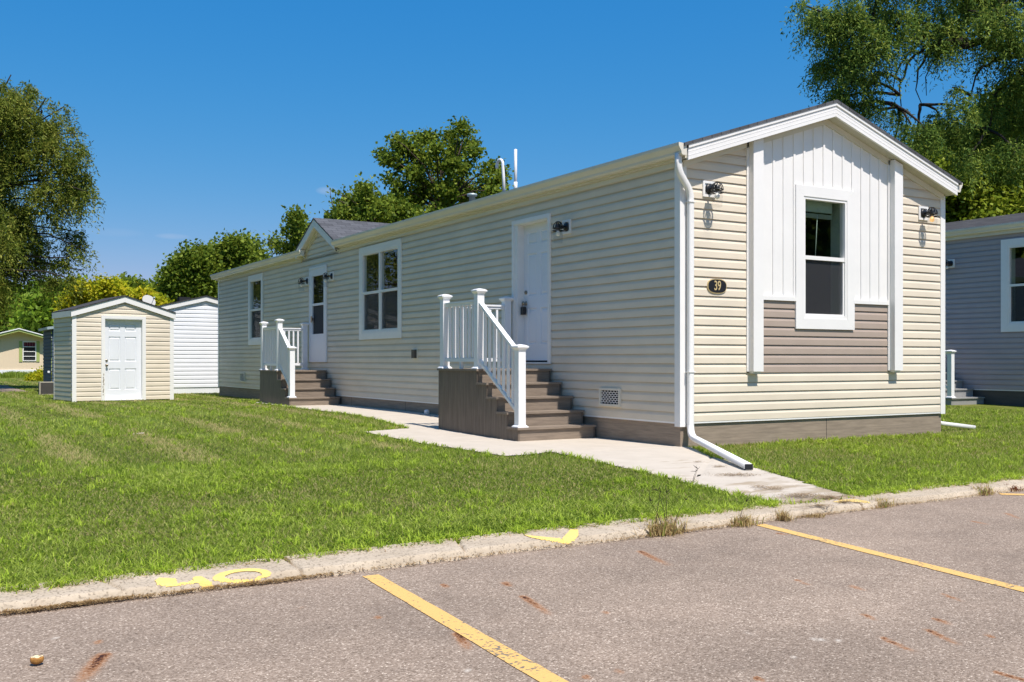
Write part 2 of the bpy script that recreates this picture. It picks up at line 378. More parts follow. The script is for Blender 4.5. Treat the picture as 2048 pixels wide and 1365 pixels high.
M['yellow'] = paint('worn yellow line paint', (.70, .43, .14), .85)
M['yellow2'] = paint('yellow stencil paint', (.82, .58, .17), .93)

def lawnmat():
    m = mat('lawn soil and turf', (.08, .1, .03), .95, .1); t = m.node_tree; b = t.nodes['Principled BSDF']; N = t.nodes.new; L = t.links.new
    g = N('ShaderNodeNewGeometry')
    n = N('ShaderNodeTexNoise'); n.inputs['Scale'].default_value = 1.6; n.inputs['Detail'].default_value = 8; n.inputs['Roughness'].default_value = .7
    L(g.outputs['Position'], n.inputs[0])
    cr = N('ShaderNodeValToRGB'); e = cr.color_ramp.elements
    e[0].position = .3; e[0].color = (.09, .12, .015, 1); e[1].position = .72; e[1].color = (.24, .20, .08, 1)
    x = e.new(.5); x.color = (.13, .16, .025, 1)
    L(n.outputs[0], cr.inputs[0])
    n2 = N('ShaderNodeTexNoise'); n2.inputs['Scale'].default_value = 45; n2.inputs['Detail'].default_value = 5; L(g.outputs['Position'], n2.inputs[0])
    mr = N('ShaderNodeMapRange'); mr.inputs[1].default_value = .3; mr.inputs[2].default_value = .7; mr.inputs[3].default_value = .6; mr.inputs[4].default_value = 1.35
    L(n2.outputs[0], mr.inputs[0])
    sc = N('ShaderNodeVectorMath'); sc.operation = 'SCALE'; L(cr.outputs[0], sc.inputs[0]); L(mr.outputs[0], sc.inputs['Scale']); L(sc.outputs[0], b.inputs['Base Color'])
    bp = N('ShaderNodeBump'); bp.inputs['Strength'].default_value = .8; bp.inputs['Distance'].default_value = .03; L(n2.outputs[0], bp.inputs['Height']); L(bp.outputs[0], b.inputs['Normal'])
    return m
M['lawn'] = lawnmat()

def leafmat(name, stops, transl=.35, rough=.5):
    m = bpy.data.materials.new(name); m.use_nodes = True; t = m.node_tree; t.nodes.clear(); N = t.nodes.new; L = t.links.new
    o = N('ShaderNodeOutputMaterial'); at1 = N('ShaderNodeAttribute'); at1.attribute_name = 'rnd'
    cr = N('ShaderNodeValToRGB'); e = cr.color_ramp.elements
    e[0].position = stops[0][0]; e[0].color = (*stops[0][1], 1); e[1].position = stops[-1][0]; e[1].color = (*stops[-1][1], 1)
    for p, c in stops[1:-1]: x = e.new(p); x.color = (*c, 1)
    L(at1.outputs['Fac'], cr.inputs[0])
    d = N('ShaderNodeBsdfDiffuse'); tr = N('ShaderNodeBsdfTranslucent'); gl = N('ShaderNodeBsdfGlossy'); gl.inputs['Roughness'].default_value = rough
    gl.inputs['Color'].default_value = (.5, .5, .5, 1)
    m1 = N('ShaderNodeMixShader'); m1.inputs[0].default_value = transl
    m2 = N('ShaderNodeMixShader'); m2.inputs[0].default_value = .012
    hv = N('ShaderNodeHueSaturation'); hv.inputs['Value'].default_value = 1.3; hv.inputs['Hue'].default_value = .485; L(cr.outputs[0], hv.inputs['Color'])
    L(cr.outputs[0], d.inputs[0]); L(hv.outputs[0], tr.inputs[0]); L(d.outputs[0], m1.inputs[1]); L(tr.outputs[0], m1.inputs[2])
    L(m1.outputs[0], m2.inputs[1]); L(gl.outputs[0], m2.inputs[2]); L(m2.outputs[0], o.inputs[0])
    return m
M['blade'] = leafmat('turf blades', [(0, (.46, .36, .18)), (.16, (.40, .39, .14)), (.28, (.14, .21, .025)), (.62, (.28, .37, .05)), (1, (.54, .62, .15))], .42)
M['coarse'] = leafmat('coarse lime blades', [(0, (.14, .22, .02)), (.5, (.22, .34, .025)), (1, (.50, .62, .08))], .4)
M['locust'] = leafmat('locust leaflets', [(0, (.07, .105, .014)), (.5, (.15, .19, .026)), (1, (.34, .34, .065))], .35)
M['locust2'] = leafmat('dark locust leaflets', [(0, (.05, .105, .022)), (.5, (.12, .20, .035)), (1, (.38, .46, .09))], .35)
M['maple'] = leafmat('maple leaves', [(0, (.10, .15, .014)), (.5, (.20, .27, .022)), (1, (.38, .44, .06))], .4)
M['oak'] = leafmat('oak leaves', [(0, (.07, .115, .014)), (.5, (.145, .205, .022)), (1, (.30, .36, .05))], .35)
M['limebush'] = leafmat('yellow green leaves', [(0, (.22, .28, .012)), (.5, (.42, .45, .02)), (1, (.68, .56, .04))], .4)
M['darkleaf'] = leafmat('dense green leaves', [(0, (.08, .14, .012)), (.5, (.15, .25, .02)), (1, (.30, .40, .045))], .4)
M['dry'] = leafmat('dry weeds', [(0, (.30, .19, .09)), (.5, (.55, .42, .20)), (.78, (.45, .38, .14)), (.88, (.20, .27, .04)), (1, (.2, .3, .04))], .3)
M['litter'] = leafmat('brown clippings', [(0, (.20, .13, .07)), (.5, (.34, .25, .14)), (1, (.42, .34, .2))], .2)
M['red'] = leafmat('reddish spurge', [(0, (.16, .03, .015)), (.6, (.22, .07, .03)), (1, (.16, .16, .03))], .3)

# ------------------------------------------------------------------ fast blade / leaf meshes
def fast(name, V, faces4, rnd, m, parent=None):
    """V (n,4,3) quads; rnd (n,)"""
    n = len(V); me = bpy.data.meshes.new(name)
    off = np.array(wloc(parent)) if parent is not None else np.zeros(3)
    me.vertices.add(n * 4); me.vertices.foreach_set('co', (V.reshape(-1, 3) - off).astype(np.float32).ravel())
    me.loops.add(n * 4); me.loops.foreach_set('vertex_index', np.arange(n * 4, dtype=np.int32))
    me.polygons.add(n); me.polygons.foreach_set('loop_start', np.arange(0, n * 4, 4, dtype=np.int32))
    try: me.polygons.foreach_set('loop_total', np.full(n, 4, dtype=np.int32))
    except Exception: pass
    a = me.attributes.new('rnd', 'FLOAT', 'POINT'); a.data.foreach_set('value', np.repeat(rnd, 4).astype(np.float32))
    me.materials.append(m); me.update(calc_edges=True); me.validate()
    o = bpy.data.objects.new(name, me); COL.objects.link(o)
    if parent is not None: o.parent = parent
    return o

def inside(poly, x, y):
    r = np.zeros(len(x), bool); n = len(poly); j = n - 1
    for i in range(n):
        xi, yi = poly[i]; xj, yj = poly[j]
        c = ((yi > y) != (yj > y)) & (x < (xj - xi) * (y - yi) / (yj - yi + 1e-12) + xi)
        r ^= c; j = i
    return r
def vnoise(x, y, sc, seed):             # cheap smooth value noise
    rs = np.random.RandomState(seed); T = rs.rand(64, 64)
    u, v = x * sc, y * sc; i = np.floor(u).astype(int); j = np.floor(v).astype(int); fu, fv = u - i, v - j
    fu = fu * fu * (3 - 2 * fu); fv = fv * fv * (3 - 2 * fv)
    g = lambda a, b: T[a % 64, b % 64]
    return (g(i, j) * (1 - fu) + g(i + 1, j) * fu) * (1 - fv) + (g(i, j + 1) * (1 - fu) + g(i + 1, j + 1) * fu) * fv

# ------------------------------------------------------------------ ground
def ss(a, b, t): t = np.clip((t - a) / (b - a), 0, 1); return t * t * (3 - 2 * t)
def hz(x, y):
    return .09 * ss(1.5, 7.5, y) * (1 - ss(13.5, 17, y)) - .012 * ss(-2.8, -4.2, y)
ZR = -.045
def n1(x, sc, sd): x = np.asarray(x, float); return vnoise(x + 400, 0 * x + 3.3, sc, sd) - .5
def curb_in(x): return -3.93 + .032 * np.asarray(x) + .06 * n1(x, 1.1, 5) + .03 * n1(x, 5, 6)
def curb_out(x): return -4.165 + .032 * np.asarray(x) + .028 * n1(x, 2.1, 9) + .016 * n1(x, 9, 8) + .010 * n1(x, 31, 7)
def curb_z(x, y):                       # flat top, crumbling front edge
    yo = curb_out(x); e_ = (y - yo); top = .004 + .010 * np.clip((y + 4.17 - .032 * x) / .24, 0, 1) - .004
    fr = np.clip(1 - e_ / (.022 + .012 * vnoise(x + 50, y + 50, 17, 12)), 0, 1)
    return top - .055 * fr ** 1.6 + .004 * (vnoise(x + 90, y + 90, 34, 4) - .5) + .0035 * (vnoise(x + 90, y + 90, 95, 14) - .5) * (1 + 3 * (fr > .05))
def topx(X, Y, Z):                      # world -> photo position
    dx, dy = X - CAM.x, Y - CAM.y; la = dx * ca - dy * sa; dp = dx * sa + dy * ca
    return 1024 + F * la / dp, HY - F * (Z - CAM.z) / dp
PATH = [(-2.40, -4.0), (-2.33, -3.2), (-2.06, -2.1), (-1.85, -1.0), (-1.68, -.2), (-1.64, .24), (-2.0, .1), (-2.3, .08), (-2.36, 2.0), (-2.38, 3.85),
        (-1.55, 4.1), (-1.42, 5.1), (-1.29, 6.2), (-1.22, 7.6), (-1.26, 10.0), (-1.25, 13.0), (.06, 13.0), (.06, .06), (.1, -.1), (-.1, -.4), (-.48, -1.04), (-.83, -1.95), (-1.2, -2.8), (-1.45, -3.4), (-1.68, -4.0)]

def gridmesh(name, xs, ys, zf, m, keep=None):
    X, Y = np.meshgrid(xs, ys); Z = zf(X, Y)
    nx, ny = len(xs), len(ys)
    V = np.stack([X, Y, Z], -1).reshape(-1, 3)
    i = np.arange(nx - 1); j = np.arange(ny - 1); I, J = np.meshgrid(i, j)
    a = (J * nx + I).ravel(); Fc = np.stack([a, a + 1, a + nx + 1, a + nx], -1)
    if keep is not None:
        cx = V[Fc, 0].mean(1); cy = V[Fc, 1].mean(1); Fc = Fc[keep(cx, cy)]
    me = bpy.data.meshes.new(name); me.vertices.add(len(V)); me.vertices.foreach_set('co', V.astype(np.float32).ravel())
    me.loops.add(len(Fc) * 4); me.loops.foreach_set('vertex_index', Fc.astype(np.int32).ravel())
    me.polygons.add(len(Fc)); me.polygons.foreach_set('loop_start', np.arange(0, len(Fc) * 4, 4, dtype=np.int32))
    me.polygons.foreach_set('use_smooth', np.ones(len(Fc), bool))
    me.materials.append(m); me.update(calc_edges=True); me.validate()
    o = bpy.data.objects.new(name, me); COL.objects.link(o); return o, V
def spaced(segs):
    r = []
    for a, b, d in segs: r += list(np.arange(a, b - 1e-6, d))
    r.append(segs[-1][1]); return np.array(r)
# one base sheet to the horizon
gx = spaced([(-900, -60, 60), (-60, -12, 4), (-12, 20, .5), (20, 60, 4), (60, 900, 60)])
gy = spaced([(-900, -60, 60), (-60, -6, 3), (-6, 20, .25), (20, 80, 4), (80, 900, 60)])
def gz(X, Y):
    z = hz(X, Y) + .0; return np.where(Y < curb_in(X) - .02, -.14, z)
lawn, _ = gridmesh('ground', gx, gy, gz, M['lawn']); struct(lawn, 'green lawn around the homes')
# asphalt
ax_ = spaced([(-60, -9, 3), (-9, 1.6, .022), (1.6, 20, .5), (20, 60, 4)]); ay_ = spaced([(-60, -7, 3), (-7, -3.6, .022)])
road, RV = gridmesh('road', ax_, ay_, lambda X, Y: ZR + 0 * X, M['asphalt'],
                    keep=lambda x, y: y < curb_in(x) - .05)
struct(road, 'sunlit pinkish grey asphalt parking area')
def gz0(u, v, z): 
    r = at(u, v, 1.0) - CAM; t = (z - CAM.z) / r.z; return CAM + r * t
stains = [((207, 1309), (160, 1364), .020, 1.0), ((1046, 1193), (1098, 1228), .012, .9), ((915, 1266), (938, 1298), .015, .75), ((1280, 1103), (1335, 1130), .015, .6),
          ((1010, 1166), (1020, 1173), .012, .8), ((888, 1170), (893, 1176), .009, .8), ((1766, 1277), (1826, 1303), .008, .8), ((1857, 1261), (1915, 1289), .009, .7),
          ((1873, 1239), (1900, 1249), .010, .7), ((1889, 1190), (1922, 1202), .007, .7), ((1704, 1173), (1730, 1181), .010, .6), ((1594, 1161), (1620, 1171), .007, .5),
          ((1730, 1230), (1750, 1240), .009, .6), ((755, 1235), (757, 1237), .012, .7), ((1945, 1043), (1975, 1049), .012, .5), ((1630, 1079), (1640, 1081), .015, .7),
          ((193, 1284), (195, 1289), .008, .6), ((605, 1214), (607, 1216), .006, .7), ((1172, 1355), (1176, 1358), .012, .7), ((2013, 1027), (2040, 1038), .012, .4),
          ((1556, 1067), (1574, 1070), .012, .6), ((1515, 1358), (1522, 1362), .01, .8), ((1212, 1225), (1214, 1227), .009, .6), ((1975, 1270), (1988, 1276), .007, .7), ((1240, 1343), (1242, 1345), .008, .6), ((1997, 1346), (2004, 1348), .008, .6)]
rust = np.zeros(len(RV))
for (p, q, wd, am) in stains:
    a = gz0(*p, ZR); b = gz0(*q, ZR); d = np.array([b.x - a.x, b.y - a.y]); L_ = max(np.hypot(*d), .012); d = d / L_
    rx, ry = RV[:, 0] - a.x, RV[:, 1] - a.y; t = (rx * d[0] + ry * d[1]) / L_; s = np.abs(rx * -d[1] + ry * d[0])
    tt = np.clip(t, -.15, 1.2); wdt = wd * (1 + .3 * np.clip(t, 0, 1))
    e_ = np.exp(-(s / wdt) ** 2) * np.where(t < 0, np.exp(-(t * L_ / .012) ** 2), np.clip(1.1 - t, 0, 1) ** .8)
    rust = np.maximum(rust, min(1.1, am * 1.45) * e_)
a_ = road.data.attributes.new('rust', 'FLOAT', 'POINT'); a_.data.foreach_set('value', rust.astype(np.float32))
pale = np.zeros(len(RV))
for (p, q, wd, am) in [((1624, 1278), (1652, 1281), .012, .9), ((1674, 1281), (1684, 1282), .012, .7), ((107, 1277), (109, 1278), .01, .9), ((1497, 1266), (1499, 1267), .008, .9), ((1588, 1314), (1590, 1316), .006, .6), ((932, 1340), (934, 1341), .006, .9), ((1185, 1135), (1190, 1136), .008, .5)]:
    a = gz0(*p, ZR); b = gz0(*q, ZR); c = (a + b) / 2; L_ = max((b - a).length / 2, .01); d = (b - a).normalized()
    rx, ry = RV[:, 0] - c.x, RV[:, 1] - c.y; pale = np.maximum(pale, am * np.exp(-((rx * d.x + ry * d.y) / L_) ** 4 - ((ry * d.x - rx * d.y) / wd) ** 2))
a_ = road.data.attributes.new('pale', 'FLOAT', 'POINT'); a_.data.foreach_set('value', pale.astype(np.float32))
# curb: rough concrete strip with joints
jx = [gz0(216, 1205, 0).x, gz0(640, 1158, 0).x, gz0(984, 1105, 0).x, gz0(1262, 1075, 0).x, -1.9, -.4, 1.1, 2.6, 4.1]
def curbf(X, Y):
    Z = curb_z(X, Y)
    for k, j in enumerate(jx):
        w_ = j + .35 * (Y + 4.05) * ((k % 3) - 1) + .02 * n1(Y, 12, 40 + k)
        Z = Z - .02 * np.exp(-((X - w_) / .010) ** 2)
    return Z
curb, CV = gridmesh('curb', spaced([(-9, 2.0, .009), (2.0, 14, .06)]), np.arange(-4.55, -3.3, .009), curbf, M['curb'], keep=lambda x, y: (y > curb_out(x) - .012) & (y < -3.84 + .032 * x))
struct(curb, 'weathered flush concrete curb along the asphalt')
dj = np.min([np.abs(CV[:, 0] - j - .35 * (CV[:, 1] + 4.05) * ((k % 3) - 1)) for k, j in enumerate(jx)], axis=0)
fe = CV[:, 1] - curb_out(CV[:, 0])
cdirt = np.clip(1.2 * np.exp(-(dj / .018) ** 2) + 1.0 * np.clip(1 - (fe - .002) / .008, 0, 1) + .35 * (CV[:, 0] > -2.6) * (CV[:, 0] < -1.2) * 1.6 + .6 * np.clip(1 - (curb_in(CV[:, 0]) - CV[:, 1]) / .035, 0, 1), 0, 1.6)
a_ = curb.data.attributes.new('dirt', 'FLOAT', 'POINT'); a_.data.foreach_set('value', cdirt.astype(np.float32))
# path
def pathmesh():
    xs = np.arange(-2.6, .12, .04); ys = np.arange(-4.02, 13.1, .04)
    def zf(X, Y):
        z = hz(X, Y) + .012
        s = (X * .78 + Y * .63)         # slanted joint by the downspout
        j1 = np.abs((Y + 1.32) - (X + .73) * .97) < .022
        j2 = (np.abs(Y - .05) < .02) & (X < 0); j3 = (np.abs(Y - 2.0) < .02) & (X < -1.2); j4 = np.abs(Y - 4.12) < .02; j5 = np.abs(Y - 6.0) < .02; j6 = np.abs(Y - 7.9) < .02
        j7 = np.abs(Y + 2.9 - .2 * X) < .02
        return z - .012 * (j1 | j2 | j3 | j4 | j5 | j6 | j7)
    o, V = gridmesh('path', xs, ys, zf, M['concrete'], keep=lambda x, y: inside(PATH, x, y))
    d = .55 * (V[:, 1] < -1.0) + .7 * ss(-2.6, -3.5, V[:, 1])
    a = o.data.attributes.new('dirt', 'FLOAT', 'POINT'); a.data.foreach_set('value', d.astype(np.float32))
    return o
struct(pathmesh(), 'pale concrete path leading to the steps')
# yellow parking lines and painted curb numbers
def line(p, q, wd, name='parking_line', z=ZR + .003, lab=None):
    a = gz0(*p, ZR); b = gz0(*q, ZR); d = (b - a); d.z = 0; d.normalize(); n = Vector((-d.y, d.x, 0)) * wd / 2
    mb = MB(); k = 60; L_ = (b - a).length + 1.5
    for i in range(k):
        e0 = [(vnoise(np.array([i * 1.]), np.array([s_]), .9, 2)[0] - .5) * .008 for s_ in (1., 7.)]
        e1 = [(vnoise(np.array([i + 1.]), np.array([s_]), .9, 2)[0] - .5) * .008 for s_ in (1., 7.)]
        p0 = a + d * L_ * i / k; p1 = a + d * L_ * (i + 1) / k
        mb.quad(p0 + n * (1 + e0[0] * 10), p1 + n * (1 + e1[0] * 10), p1 - n * (1 + e1[1] * 10), p0 - n * (1 + e0[1] * 10), n=(0, 0, 1))
    for v in mb.v: v.z = z
    return struct(mb.build(name, M['yellow']), lab)
line((741, 1152), (1107, 1365), .088, lab='worn yellow parking line at the lower middle')
line((1519, 1050), (2048, 1181), .085, lab='yellow parking line running to the right edge')
line((2000, 989), (2060, 990.5), .098, lab='short end of yellow line at the far right')
def curbpaint(name, test, box, lab):     # a thin skin of paint following the concrete
    a = gz0(box[0], box[1], 0); b = gz0(box[2], box[3], 0)
    xs = np.arange(min(a.x, b.x) - .08, max(a.x, b.x) + .08, .004); ys = np.arange(min(a.y, b.y) - .12, max(a.y, b.y) + .12, .004)
    def keep(x, y):
        u, v = topx(x, y, curb_z(x, y)); jit = 1.2 * (vnoise(x + 60, y + 60, 60, 3) - .5)
        return test(u + jit, v + jit * .4)
    o, _ = gridmesh(name, xs, ys, lambda X, Y: curb_z(X, Y) + .0035, M['yellow2'], keep=keep)
    return struct(o, lab)
def ppoly(P, u, v): return inside(P, u, v)
four = [(100, 640), (190, 580), (530, 600), (560, 690), (900, 650), (870, 590), (930, 560), (1060, 555), (1200, 640), (1340, 750), (1290, 790), (1060, 790), (1000, 700), (880, 705), (330, 775), (150, 730)]
four = [(300 + a / 10.24, 1100 + b / 10.24) for a, b in four]
def t40(u, v):
    du = u - 483.5; o = (du / 58) ** 2 + ((v - 1153 + .086 * du) / 13.5) ** 2 < 1
    du = u - 486; i_ = (du / 37) ** 2 + ((v - 1153 + .086 * du) / 8.2) ** 2 < 1
    return ppoly(four, u, v) | (o & ~i_)
curbpaint('painted_number', t40, (305, 1180, 545, 1140), 'yellow number 40 painted on the curb')
tick = [(1015, 208), (1060, 212), (1240, 230), (1270, 200), (1290, 175), (1335, 178), (1336, 210), (1310, 245), (1270, 260), (1220, 252), (1130, 238), (1060, 224)]
tick = [(700 + a / 2.926, 1000 + b / 2.926) for a, b in tick]
curbpaint('painted_mark', lambda u, v: ppoly(tick, u, v), (1045, 1090, 1160, 1060), 'yellow check mark painted on the curb')
sm_ = [(1130, 305), (1250, 278), (1420, 268), (1600, 295), (1660, 325), (1400, 306), (1200, 318)]
sm_ = [(1500 + a / 6.827, 960 + b / 6.827) for a, b in sm_]
curbpaint('painted_mark', lambda u, v: ppoly(sm_, u, v) & (np.sin(u * 1.9) + np.sin(v * 7.1 + u * .7) > -.3), (1660, 1008, 1745, 1000), 'faded yellow smear on the curb by the path')

# far lane, beyond the shed
mb = MB(); mb.box(-90, -4.4, 27.2, 34.5, -.1, .012); struct(mb.build('far_road', M['asphalt']), 'sunlit lane beyond the lawn at the far left')
mb = MB(); mb.box(-90, -4.4, 34.5, 35.0, -.1, .06); struct(mb.build('far_curb', M['curb']), 'low curb of the far lane')

# ------------------------------------------------------------------ siding and openings
EXP = .1143
def siding(mb, fr, smin, smax, z0, z1, openings=(), exp=EXP, base=0., zref=None, prof=((0, .019), (.60, .0165), (1.0, .0))):
    """dutch-lap courses; smin/smax functions of z"""
    zr = z0 if zref is None else zref
    k0 = int(math.floor((z0 - zr) / exp + 1e-6)); z = zr + k0 * exp
    while z < z1 - 1e-4:
        hs_ = [(z + f * exp, o) for f, o in prof]
        pieces = [(None, None)]
        mid = z + exp / 2
        cuts = sorted([(a, b) for (a, b, c, d) in openings if c - .02 < mid < d + .02])
        for i in range(len(hs_) - 1):
            (za, oa), (zb, ob) = hs_[i], hs_[i + 1]
            if zb > z1: 
                if za >= z1: continue
                f = (z1 - za) / (zb - za); ob = oa + (ob - oa) * f; zb = z1
            la, ra, lb, rb = smin(za), smax(za), smin(zb), smax(zb)
            segs = []; s = None
            cur = (la, lb)
            for a, b in cuts:
                if a > cur[0]: segs.append((cur[0], a, cur[1], a))
                cur = (max(b, cur[0]), max(b, cur[1]))
            if ra > cur[0] or rb > cur[1]: segs.append((cur[0], ra, cur[1], rb))
            for a0, a1, b0, b1 in segs:
                if a1 - a0 <= 0 and b1 - b0 <= 0: continue
                b0 = min(b0, b1); mb.quad(fr.p(a0, oa + base, za), fr.p(a1, oa + base, za), fr.p(b1, ob + base, zb), fr.p(b0, ob + base, zb), n=fr.n)
                if i == 0:
                    o1, zc = oa - .004 + base, za + .013
                    mb.quad(fr.p(a0, o1, za), fr.p(a1, o1, za), fr.p(a1, oa + base, za), fr.p(a0, oa + base, za), n=(0, 0, -1))
                    mb.quad(fr.p(a0, o1, za), fr.p(a1, o1, za), fr.p(a1, o1, zc), fr.p(a0, o1, zc), n=-fr.n)
                    mb.quad(fr.p(a0, base, zc), fr.p(a1, base, zc), fr.p(a1, o1, zc), fr.p(a0, o1, zc), n=(0, 0, -1))
                    mb.quad(fr.p(a0, base, za), fr.p(a1, base, za), fr.p(a1, base, zc), fr.p(a0, base, zc), n=fr.n)
        z += exp
const = lambda c: (lambda z: c)

# windows: fr frame, outer trim rect, sash
def frame_ring(mb, fr, a0, a1, z0, z1, w_, o0, o1, wt=None):
    wt = wt or w_
    for (A0, A1, B0, B1) in [((a0, z0), (a1, z0), (a1 - w_, z0 + wt), (a0 + w_, z0 + wt)), ((a1, z0), (a1, z1), (a1 - w_, z1 - wt), (a1 - w_, z0 + wt)),
                             ((a1, z1), (a0, z1), (a0 + w_, z1 - wt), (a1 - w_, z1 - wt)), ((a0, z1), (a0, z0), (a0 + w_, z0 + wt), (a0 + w_, z1 - wt))]:
        q = (A0, A1, B0, B1); g = .0012   # a hairline gap at every mitre
        c = (sum(p[0] for p in q) / 4, sum(p[1] for p in q) / 4)
        q = [(p[0] + (c[0] - p[0]) * g, p[1] + (c[1] - p[1]) * g) for p in q]
        mb.hexa([fr.p(a, o0, z) for a, z in q] + [fr.p(a, o1, z) for a, z in q])
def window(parent, fr, a0, a1, z0, z1, trimw=.14, cols=1, blind=False, label=None, mt=None, screen=True, trimt=None, rv='interior'):
    mt = mt or M['white']
    mb = MB(); frame_ring(mb, fr, a0, a1, z0, z1, trimw, .012, .038, trimt)
    win = mb.build('window', mt, parent, label)
    ia0, ia1, iz0, iz1 = a0 + trimw, a1 - trimw, z0 + (trimt or trimw), z1 - (trimt or trimw)
    W_ = (ia1 - ia0) / cols
    zm = iz0 + (iz1 - iz0) * .5
    mb = MB(); frame_ring(mb, fr, ia0 - .002, ia1 + .002, iz0 - .002, iz1 + .002, .035, -.06, .030)
    for c in range(cols):
        b0 = ia0 + W_ * c; b1 = b0 + W_
        if c: fr.box(mb, b0 - .035, b0 + .035, -.058, .028, iz0 + .03, iz1 - .03)
        fr.box(mb, b0 + .034, b1 - .034, -.040, .022, zm - .025, zm + .025)
        # lower sash rails
        fr.box(mb, b0 + .034, b0 + .055, -.045, .012, iz0 + .035, zm - .025); fr.box(mb, b1 - .055, b1 - .034, -.045, .012, iz0 + .035, zm - .025)
        fr.box(mb, b0 + .055, b1 - .055, -.045, .012, iz0 + .033, iz0 + .06)
    mb.build('sash_frame', mt, win)
    for c in range(cols):
        b0 = ia0 + W_ * c; b1 = b0 + W_
        mb = MB(); fr.pane(mb, b0 + .03, b1 - .03, -.012, zm, iz1 - .03); mb.build('pane', M['glass'], win)
        mb = MB(); fr.pane(mb, b0 + .03, b1 - .03, -.034, iz0 + .03, zm); mb.build('pane', M['glass'], win)
        if screen:
            mb = MB(); fr.pane(mb, b0 + .055, b1 - .055, -.004, iz0 + .06, zm - .02); mb.build('insect_screen', M['net'], win)
    # reveal and dark room behind
    mb = MB()
    D1, D2 = -.06, -.24
    for (p, q, nrm) in [((ia0, iz0), (ia0, iz1), fr.d), ((ia1, iz0), (ia1, iz1), -fr.d), ((ia0, iz0), (ia1, iz0), Vector((0, 0, 1))), ((ia0, iz1), (ia1, iz1), Vector((0, 0, -1)))]:
        mb.quad(fr.p(p[0], D1, p[1]), fr.p(q[0], D1, q[1]), fr.p(q[0], D2, q[1]), fr.p(p[0], D2, p[1]), n=nrm)
    mb.build('reveal', M[rv], win)
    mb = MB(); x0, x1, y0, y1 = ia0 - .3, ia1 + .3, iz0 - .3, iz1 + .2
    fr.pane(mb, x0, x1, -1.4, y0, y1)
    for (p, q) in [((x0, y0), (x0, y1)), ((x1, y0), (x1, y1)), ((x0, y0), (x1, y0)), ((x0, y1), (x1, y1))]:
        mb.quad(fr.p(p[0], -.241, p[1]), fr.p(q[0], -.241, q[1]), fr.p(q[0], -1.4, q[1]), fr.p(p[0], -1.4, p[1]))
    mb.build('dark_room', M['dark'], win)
    if blind:
        mb = MB(); fr.box(mb, ia0 + .01, ia1 - .13, -.15, -.10, iz1 - .16, iz1 - .03)
        for i in range(5): fr.box(mb, ia0 + .01, ia1 - .13, -.155, -.098, iz1 - .19 - .011 * i, iz1 - .185 - .011 * i)
        mb.tube([fr.p(ia0 + .39, -.10, iz1 - .2), fr.p(ia0 + .36, -.095, iz1 - .55), fr.p(ia0 + .34, -.09, zm + .02)], .005, 6)
        mb.build('blind', M['interior'], win)
    return win

def panel_door(mb, fr, a0, a1, z0, z1, o, ground=None):
    """six-panel slab front face at outward o"""
    W_ = a1 - a0; Hh = z1 - z0; st = W_ * .13; mid = W_ * .12
    cw = (W_ - 2 * st - mid) / 2
    cols = [(a0 + st, a0 + st + cw), (a1 - st - cw, a1 - st)]
    rows = [(z0 + Hh * .12, z0 + Hh * .385), (z0 + Hh * .475, z0 + Hh * .785), (z0 + Hh * .855, z0 + Hh * .945)]
    xs = sorted([a0, a1] + [c for p in cols for c in p]); zs = sorted([z0, z1] + [c for p in rows for c in p])
    for i in range(len(xs) - 1):
        for j in range(len(zs) - 1):
            x0, x1, y0, y1 = xs[i], xs[i + 1], zs[j], zs[j + 1]
            if (x0, x1) in cols and (y0, y1) in rows:
                rings = [(0, o), (.012, o - .014), (.028, o - .014), (.045, o - .003)]
                for k in range(3):
                    (i0, o0), (i1, o1) = rings[k], rings[k + 1]
                    P0 = [(x0 + i0, y0 + i0), (x1 - i0, y0 + i0), (x1 - i0, y1 - i0), (x0 + i0, y1 - i0)]
                    P1 = [(x0 + i1, y0 + i1), (x1 - i1, y0 + i1), (x1 - i1, y1 - i1), (x0 + i1, y1 - i1)]
                    for q in range(4):
                        a, b = P0[q], P0[(q + 1) % 4]; c, d = P1[(q + 1) % 4], P1[q]
                        mb.quad(fr.p(a[0], o0, a[1]), fr.p(b[0], o0, b[1]), fr.p(c[0], o1, c[1]), fr.p(d[0], o1, d[1]), n=fr.n)
                fr.pane(mb, x0 + .045, x1 - .045, o - .003, y0 + .045, y1 - .045)
            else: fr.pane(mb, x0, x1, o, y0, y1)
def knob(parent, fr, a, z, o, name='door_knob'):
    mb = MB(); c = fr.p(a, o, z); n = fr.n
    ax = n
    x = Vector((0, 0, 1)); y = ax.cross(x)
    def ring(r, h): return [c + ax * h + (x * math.cos(t) + y * math.sin(t)) * r for t in np.linspace(0, 2 * math.pi, 13)[:-1]]
    prof = [(.033, 0), (.033, .008), (.012, .012), (.012, .03), (.026, .04), (.029, .055), (.02, .068), (.004, .071)] if name == 'door_knob' else [(.03, 0), (.03, .012), (.024, .02), (.004, .021)]
    mb.rings([ring(r, h) for r, h in prof]); return mb.build(name, M['nickel'], parent)
def vent(parent, fr, a0, a1, z0, z1):
    mb = MB(); frame_ring(mb, fr, a0, a1, z0, z1, .028, .011, .045)
    v = mb.build('wall_vent', M['creamtrim'], parent)
    mb = MB(); fr.pane(mb, a0 + .02, a1 - .02, .0215, z0 + .02, z1 - .02); mb.build('vent_recess', M['dark'], v)
    mb = MB(); n = 7; W_ = a1 - a0 - .056; Hh = z1 - z0 - .056
    for i in range(1, n): fr.box(mb, a0 + .027, a1 - .027, .024, .032, z0 + .028 + Hh * i / n - .0028, z0 + .028 + Hh * i / n + .0028)
    for i in range(n):
        for k in range(6):
            s = a0 + .028 + W_ * (k + (.25 if i % 2 else .75)) / 6
            fr.box(mb, s - .004, s + .004, .025, .031, z0 + .031 + Hh * i / n, z0 + .025 + Hh * (i + 1) / n)
    mb.build('grille', M['white'], v)
